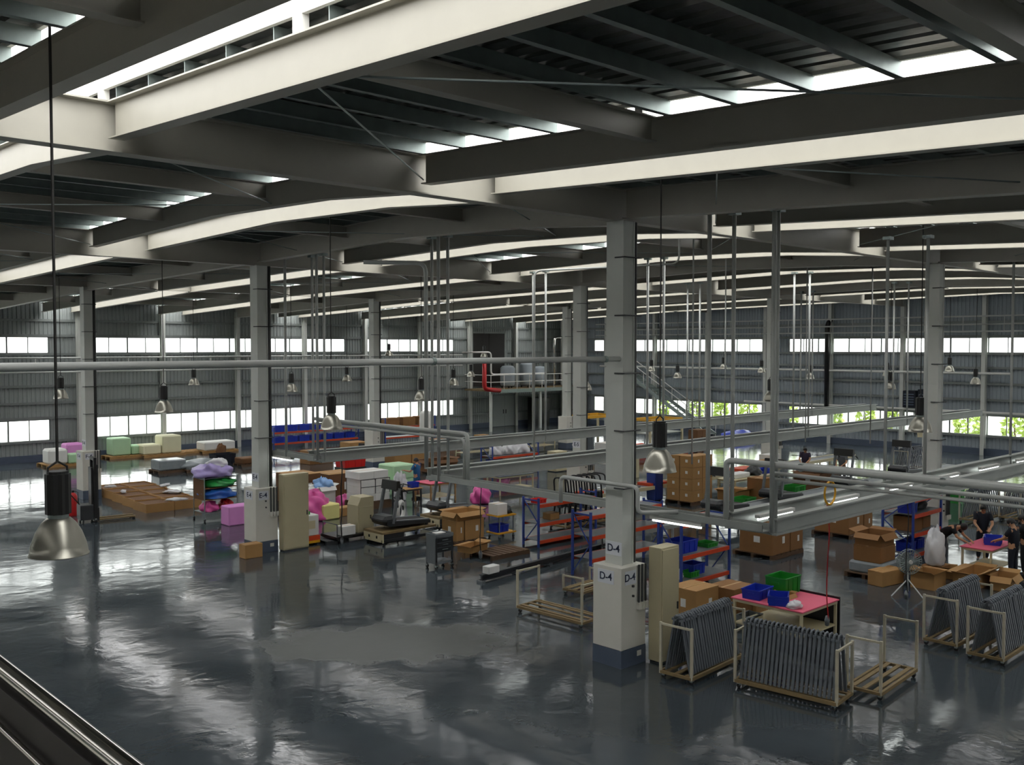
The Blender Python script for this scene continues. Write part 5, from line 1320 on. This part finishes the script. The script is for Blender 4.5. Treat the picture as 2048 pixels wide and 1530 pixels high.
for i in range(3): bag(('left', 'middle', 'right')[i]+' white bag on the small orange-beamed rack', (p.x+.6+.85*i, p.y+.4, .956), .75, .65, .5, 'film_w', 110+i)
crate('blue bin low on the small orange-beamed rack', (p.x+.6, p.y+.4, .356), .8, .6, .4, 'bin_b'); bag('round magenta bag on the floor by the small orange-beamed rack', (p.x+.2, p.y-.5, 0), .6, .55, .5, 'magenta', 120); carton('white box low on the small orange-beamed rack', (p.x+1.6,p.y+.4,.356), .7,.55,.4,0,'foam_w',False,False)
cabinet('cream cabinet with a dark side left of the E-5 column', nc(1112,945,.8,.6), .8, .6, 1.0, 'cream', 1, 'machine_cabinet')
cabinet('black cabinet right beside the cream cabinet', nc(1112,945,.8,.6)+Vector((.75,0,0)), .6, .6, .95, 'black', 1, 'machine_cabinet')
def lift(label, c, w, d, h):
    t = thing('assembly_frame', label, 'frame', c); a, b = w/2, d/2
    for sx in (-1,1):
        for sy in (-1,1): B(sx*a-.06,sx*a+.06,sy*b-.06,sy*b+.06,0,h).obj('post', M['cream'], t)
    for sy in (-1,1): B(-a,a,sy*b-.06,sy*b+.06,h-.02,h+.14).obj('top_beam', M['yellow'], t)
    for sx in (-1,1): B(sx*a-.05,sx*a+.05,-b,b,h+.02,h+.12).obj('cross_beam', M['yellow'], t)
    B(-a,a,-b,b,.7,.76).obj('table_top', M['tray'], t)
lift('cream and yellow assembly frame in front of the corner', nc(1165,893,3.2,1.6), 3.2, 1.6, 1.7)
lift('cream and yellow assembly frame right of the D-4 column, far back', nc(1300,893,3.2,1.6), 3.2, 1.6, 1.5)
for k in range(5): block('grey slab, number %s from the bottom of the far slab stack' % ('one', 'two', 'three', 'four', 'five')[k], (lambda q: Vector((q.x,q.y,.16*k)))(nc(1090,893,1.6,1.2)), 1.6, 1.2, .15, 'tray', name='metal_slab', cat='slab', r=.02)
t = thing('tarpaulin', 'blue tarpaulin spread over goods before the right wall', 'tarpaulin', at(1475,880)); MB().lump((0,0,0), (3.4,1.6,.6), 130, .12, 22, 10).obj('sheet', M['bin_b'], t, smooth=True); B(-1.2,1.2,-.5,.5,0,.3).obj('goods_underneath', M['mid'], t)
for i, (px, py) in enumerate(((1345,908),(1268,912))): carton(('right', 'left')[i]+' row of orange parts in a long tray, far right of the D-4 column', nc(px,py,2.0,.8), 2.0, .8, .45, 0, 'orange', True, False)
cabinet('dark red-brown cabinet far behind the carton tower', nc(1395,893,1.0,.7), 1.0, .7, 1.0, 'kraft_in', 2, 'machine_cabinet')
cabinet('white cabinet with a red sticker behind the stooping worker', nc(1540,958,.9,.6), .9, .6, 1.1, 'white', 1, 'machine_cabinet')
cabinet('white cabinet with a red mark beside the lamp of the right-hand column', nc(1810,893,1.1,.8), 1.1, .8, 1.35, 'white', 1, 'machine_cabinet')
t = thing('sign_stand', 'beige board on a post right of the white cabinet', 'sign', at(1845,912)); MB().tube([(0,0,0),(0,0,1.3)], .04, 8).obj('post', M['white'], t); B(-.3,.3,-.03,.03,1.05,1.45).obj('board', M['cream'], t, rot=(0,0,-.8)); MB().lathe([(0,0),(.25,0),(.25,.03),(0,.03)], 14).obj('foot', M['mid'], t)
for i, (px, py) in enumerate(((1815,948),(1960,1050),(2040,1046))):
    c = nc(px,py,2.2,.7); lb = ('far trolley of uprights left of the right-hand column', 'trolley of uprights behind the standing workers', 'trolley of uprights at the right edge behind the workers')[i]
    trolley(lb, c, 2.2, .7, 1.1, 0); uprights(c, 0, 2.2, .7, 12, 'grey upright on the '+lb)
crate('green crate standing by the right-hand column', nc(1917,1008,.6,.5)+Vector((0,0,0)), .6, .5, .9, 'bin_g')
# ------------------------------------------------------------------ trees beyond the right wall
leafs = {}
def tree(px, X, h, w, seed, lab):
    Y = atX(px, X); t = thing('tree', lab, 'tree', (X, Y, -.26), 0, 'trees outside the right wall'); q = random.Random(seed)
    MB().tube([(0,0,0),(.05,.02,h*.4),(0,.06,h*.75)], [.09,.07,.03], 7).obj('trunk', M['bark'], t)
    f = MB()
    for i in range(300):
        th, ph, r = q.uniform(0,6.28), math.acos(q.uniform(-1,1)), q.uniform(.55,1)**.5
        c = Vector((math.sin(ph)*math.cos(th)*w/2*r, math.sin(ph)*math.sin(th)*w/2*r, h*.55+math.cos(ph)*h*.46*r)); s = q.uniform(.14,.28)
        a = Vector((q.uniform(-1,1),q.uniform(-1,1),q.uniform(-1,1))).normalized(); b = a.orthogonal().normalized()
        f.add([c-a*s, c-b*s*.5, c+a*s, c+b*s*.5], [(0,1,2,3)])
    tag(f.obj('foliage', M['leaf'], t), kind='stuff')
for i, (px, X, h, w) in enumerate(((1328,60,3.2,.8),(1394,60,3.4,1.3),(1442,60,3.0,1.0),(1496,60,3.3,1.3),(1577,60,2.6,1.4),(1672,60,2.6,.9),(1732,60,3.2,1.3),(1785,60,3.0,.8),(1938,60,2.9,1.7),(2032,60,2.8,1.5))):
    tree(px, X, h, w, 200+i, ('young tree seen through the window right of the D-4 column', 'bushy tree seen under the sloping stair', 'narrow tree right of the stair foot', 'bushy tree left of the gap in the lower windows', 'low shrub just right of the window gap', 'small shrub at the foot of the black duct', 'wide shrub right of the black duct', 'narrow shrub left of the blue cooling units', 'wide bright shrub right of the right-hand column', 'bright shrub in the last window at the right')[i])

# ------------------------------------------------------------------ more goods on the far floor
cabinet('narrow blue cabinet under the lamp right of the D-4 column', nc(1311,1003,.5,.45), .5, .45, 1.25, 'blue', 1, 'machine_cabinet')
def bench(label, c, w, d, items, top='tray'):
    table(label, c, w, d, .78, 0, top, 'cream')
    for kind, lb, dx, dy, *a in items:
        p = (c.x+dx, c.y+dy, .782)
        if kind == 'crate': crate(lb, p, *a)
        elif kind == 'carton': carton(lb, p, *a, 0, 'kraft', False, False)
        elif kind == 'foam': block(lb, p, *a, r=.03)
        else: bag(lb, p, *a, tie=False)
bench('far bench with a red crate and white boxes behind the middle gantry', nc(930,915,3.0,.9), 3.0, .9, [('crate','red crate on the far bench behind the middle gantry',-1.0,0,.6,.45,.25,'bin_r'), ('carton','carton on the far bench behind the middle gantry',.1,0,.7,.5,.35), ('foam','white slab on the far bench behind the middle gantry',1.0,0,.8,.6,.18,'foam_w')])
bench('far bench with orange parts beside the cream cabinet', nc(1030,905,3.4,1.0), 3.4, 1.0, [('crate','orange tray at the left of the far bench beside the cream cabinet',-1.1,0,.9,.6,.14,'orange'), ('crate','orange tray at the right of the far bench beside the cream cabinet',.2,0,.9,.6,.14,'orange'), ('bag','dark heap on the far bench beside the cream cabinet',1.2,0,.7,.6,.3,'dark',140)])
bench('bench with blue bins in front of the middle line', nc(1000,992,2.0,.9), 2.0, .9, [('crate','left blue bin on the bench in front of the middle line',-.6,0,.55,.45,.25,'bin_b'), ('foam','white box on the bench in front of the middle line',.05,0,.45,.4,.25,'foam_w'), ('crate','green tray on the bench in front of the middle line',.6,0,.45,.4,.14,'bin_g')], 'mid')
bench('bench with white parts left of the stooping worker', nc(1470,1000,3.2,.9), 3.2, .9, [('foam','row of white parts on the bench left of the stooping worker',-.8,0,1.1,.5,.2,'foam_w'), ('bag','dark motor heap on the bench left of the stooping worker',.4,0,.8,.6,.35,'dark',141), ('crate','blue bin on the bench left of the stooping worker',1.2,0,.5,.4,.2,'bin_b')], 'cream')
for i, (px, py, w_, d_, h_, mm, lb) in enumerate(((620,930,1.4,1.0,.7,'kraft2','brown far carton behind the red crate, at the left'), (700,915,1.2,1.0,.8,'kraft','tan far carton behind the red crate, in the middle'), (880,900,1.6,1.0,.6,'kraft2','brown far carton under the white tank'), (1245,960,1.2,.9,.9,'cream','cream box at the left edge of the D-4 column, behind it'), (1215,930,1.2,.9,1.1,'white','tall white box behind the D-4 column'))):
    carton(lb, nc(px,py,w_,d_), w_, d_, h_, 0, mm, False, False)
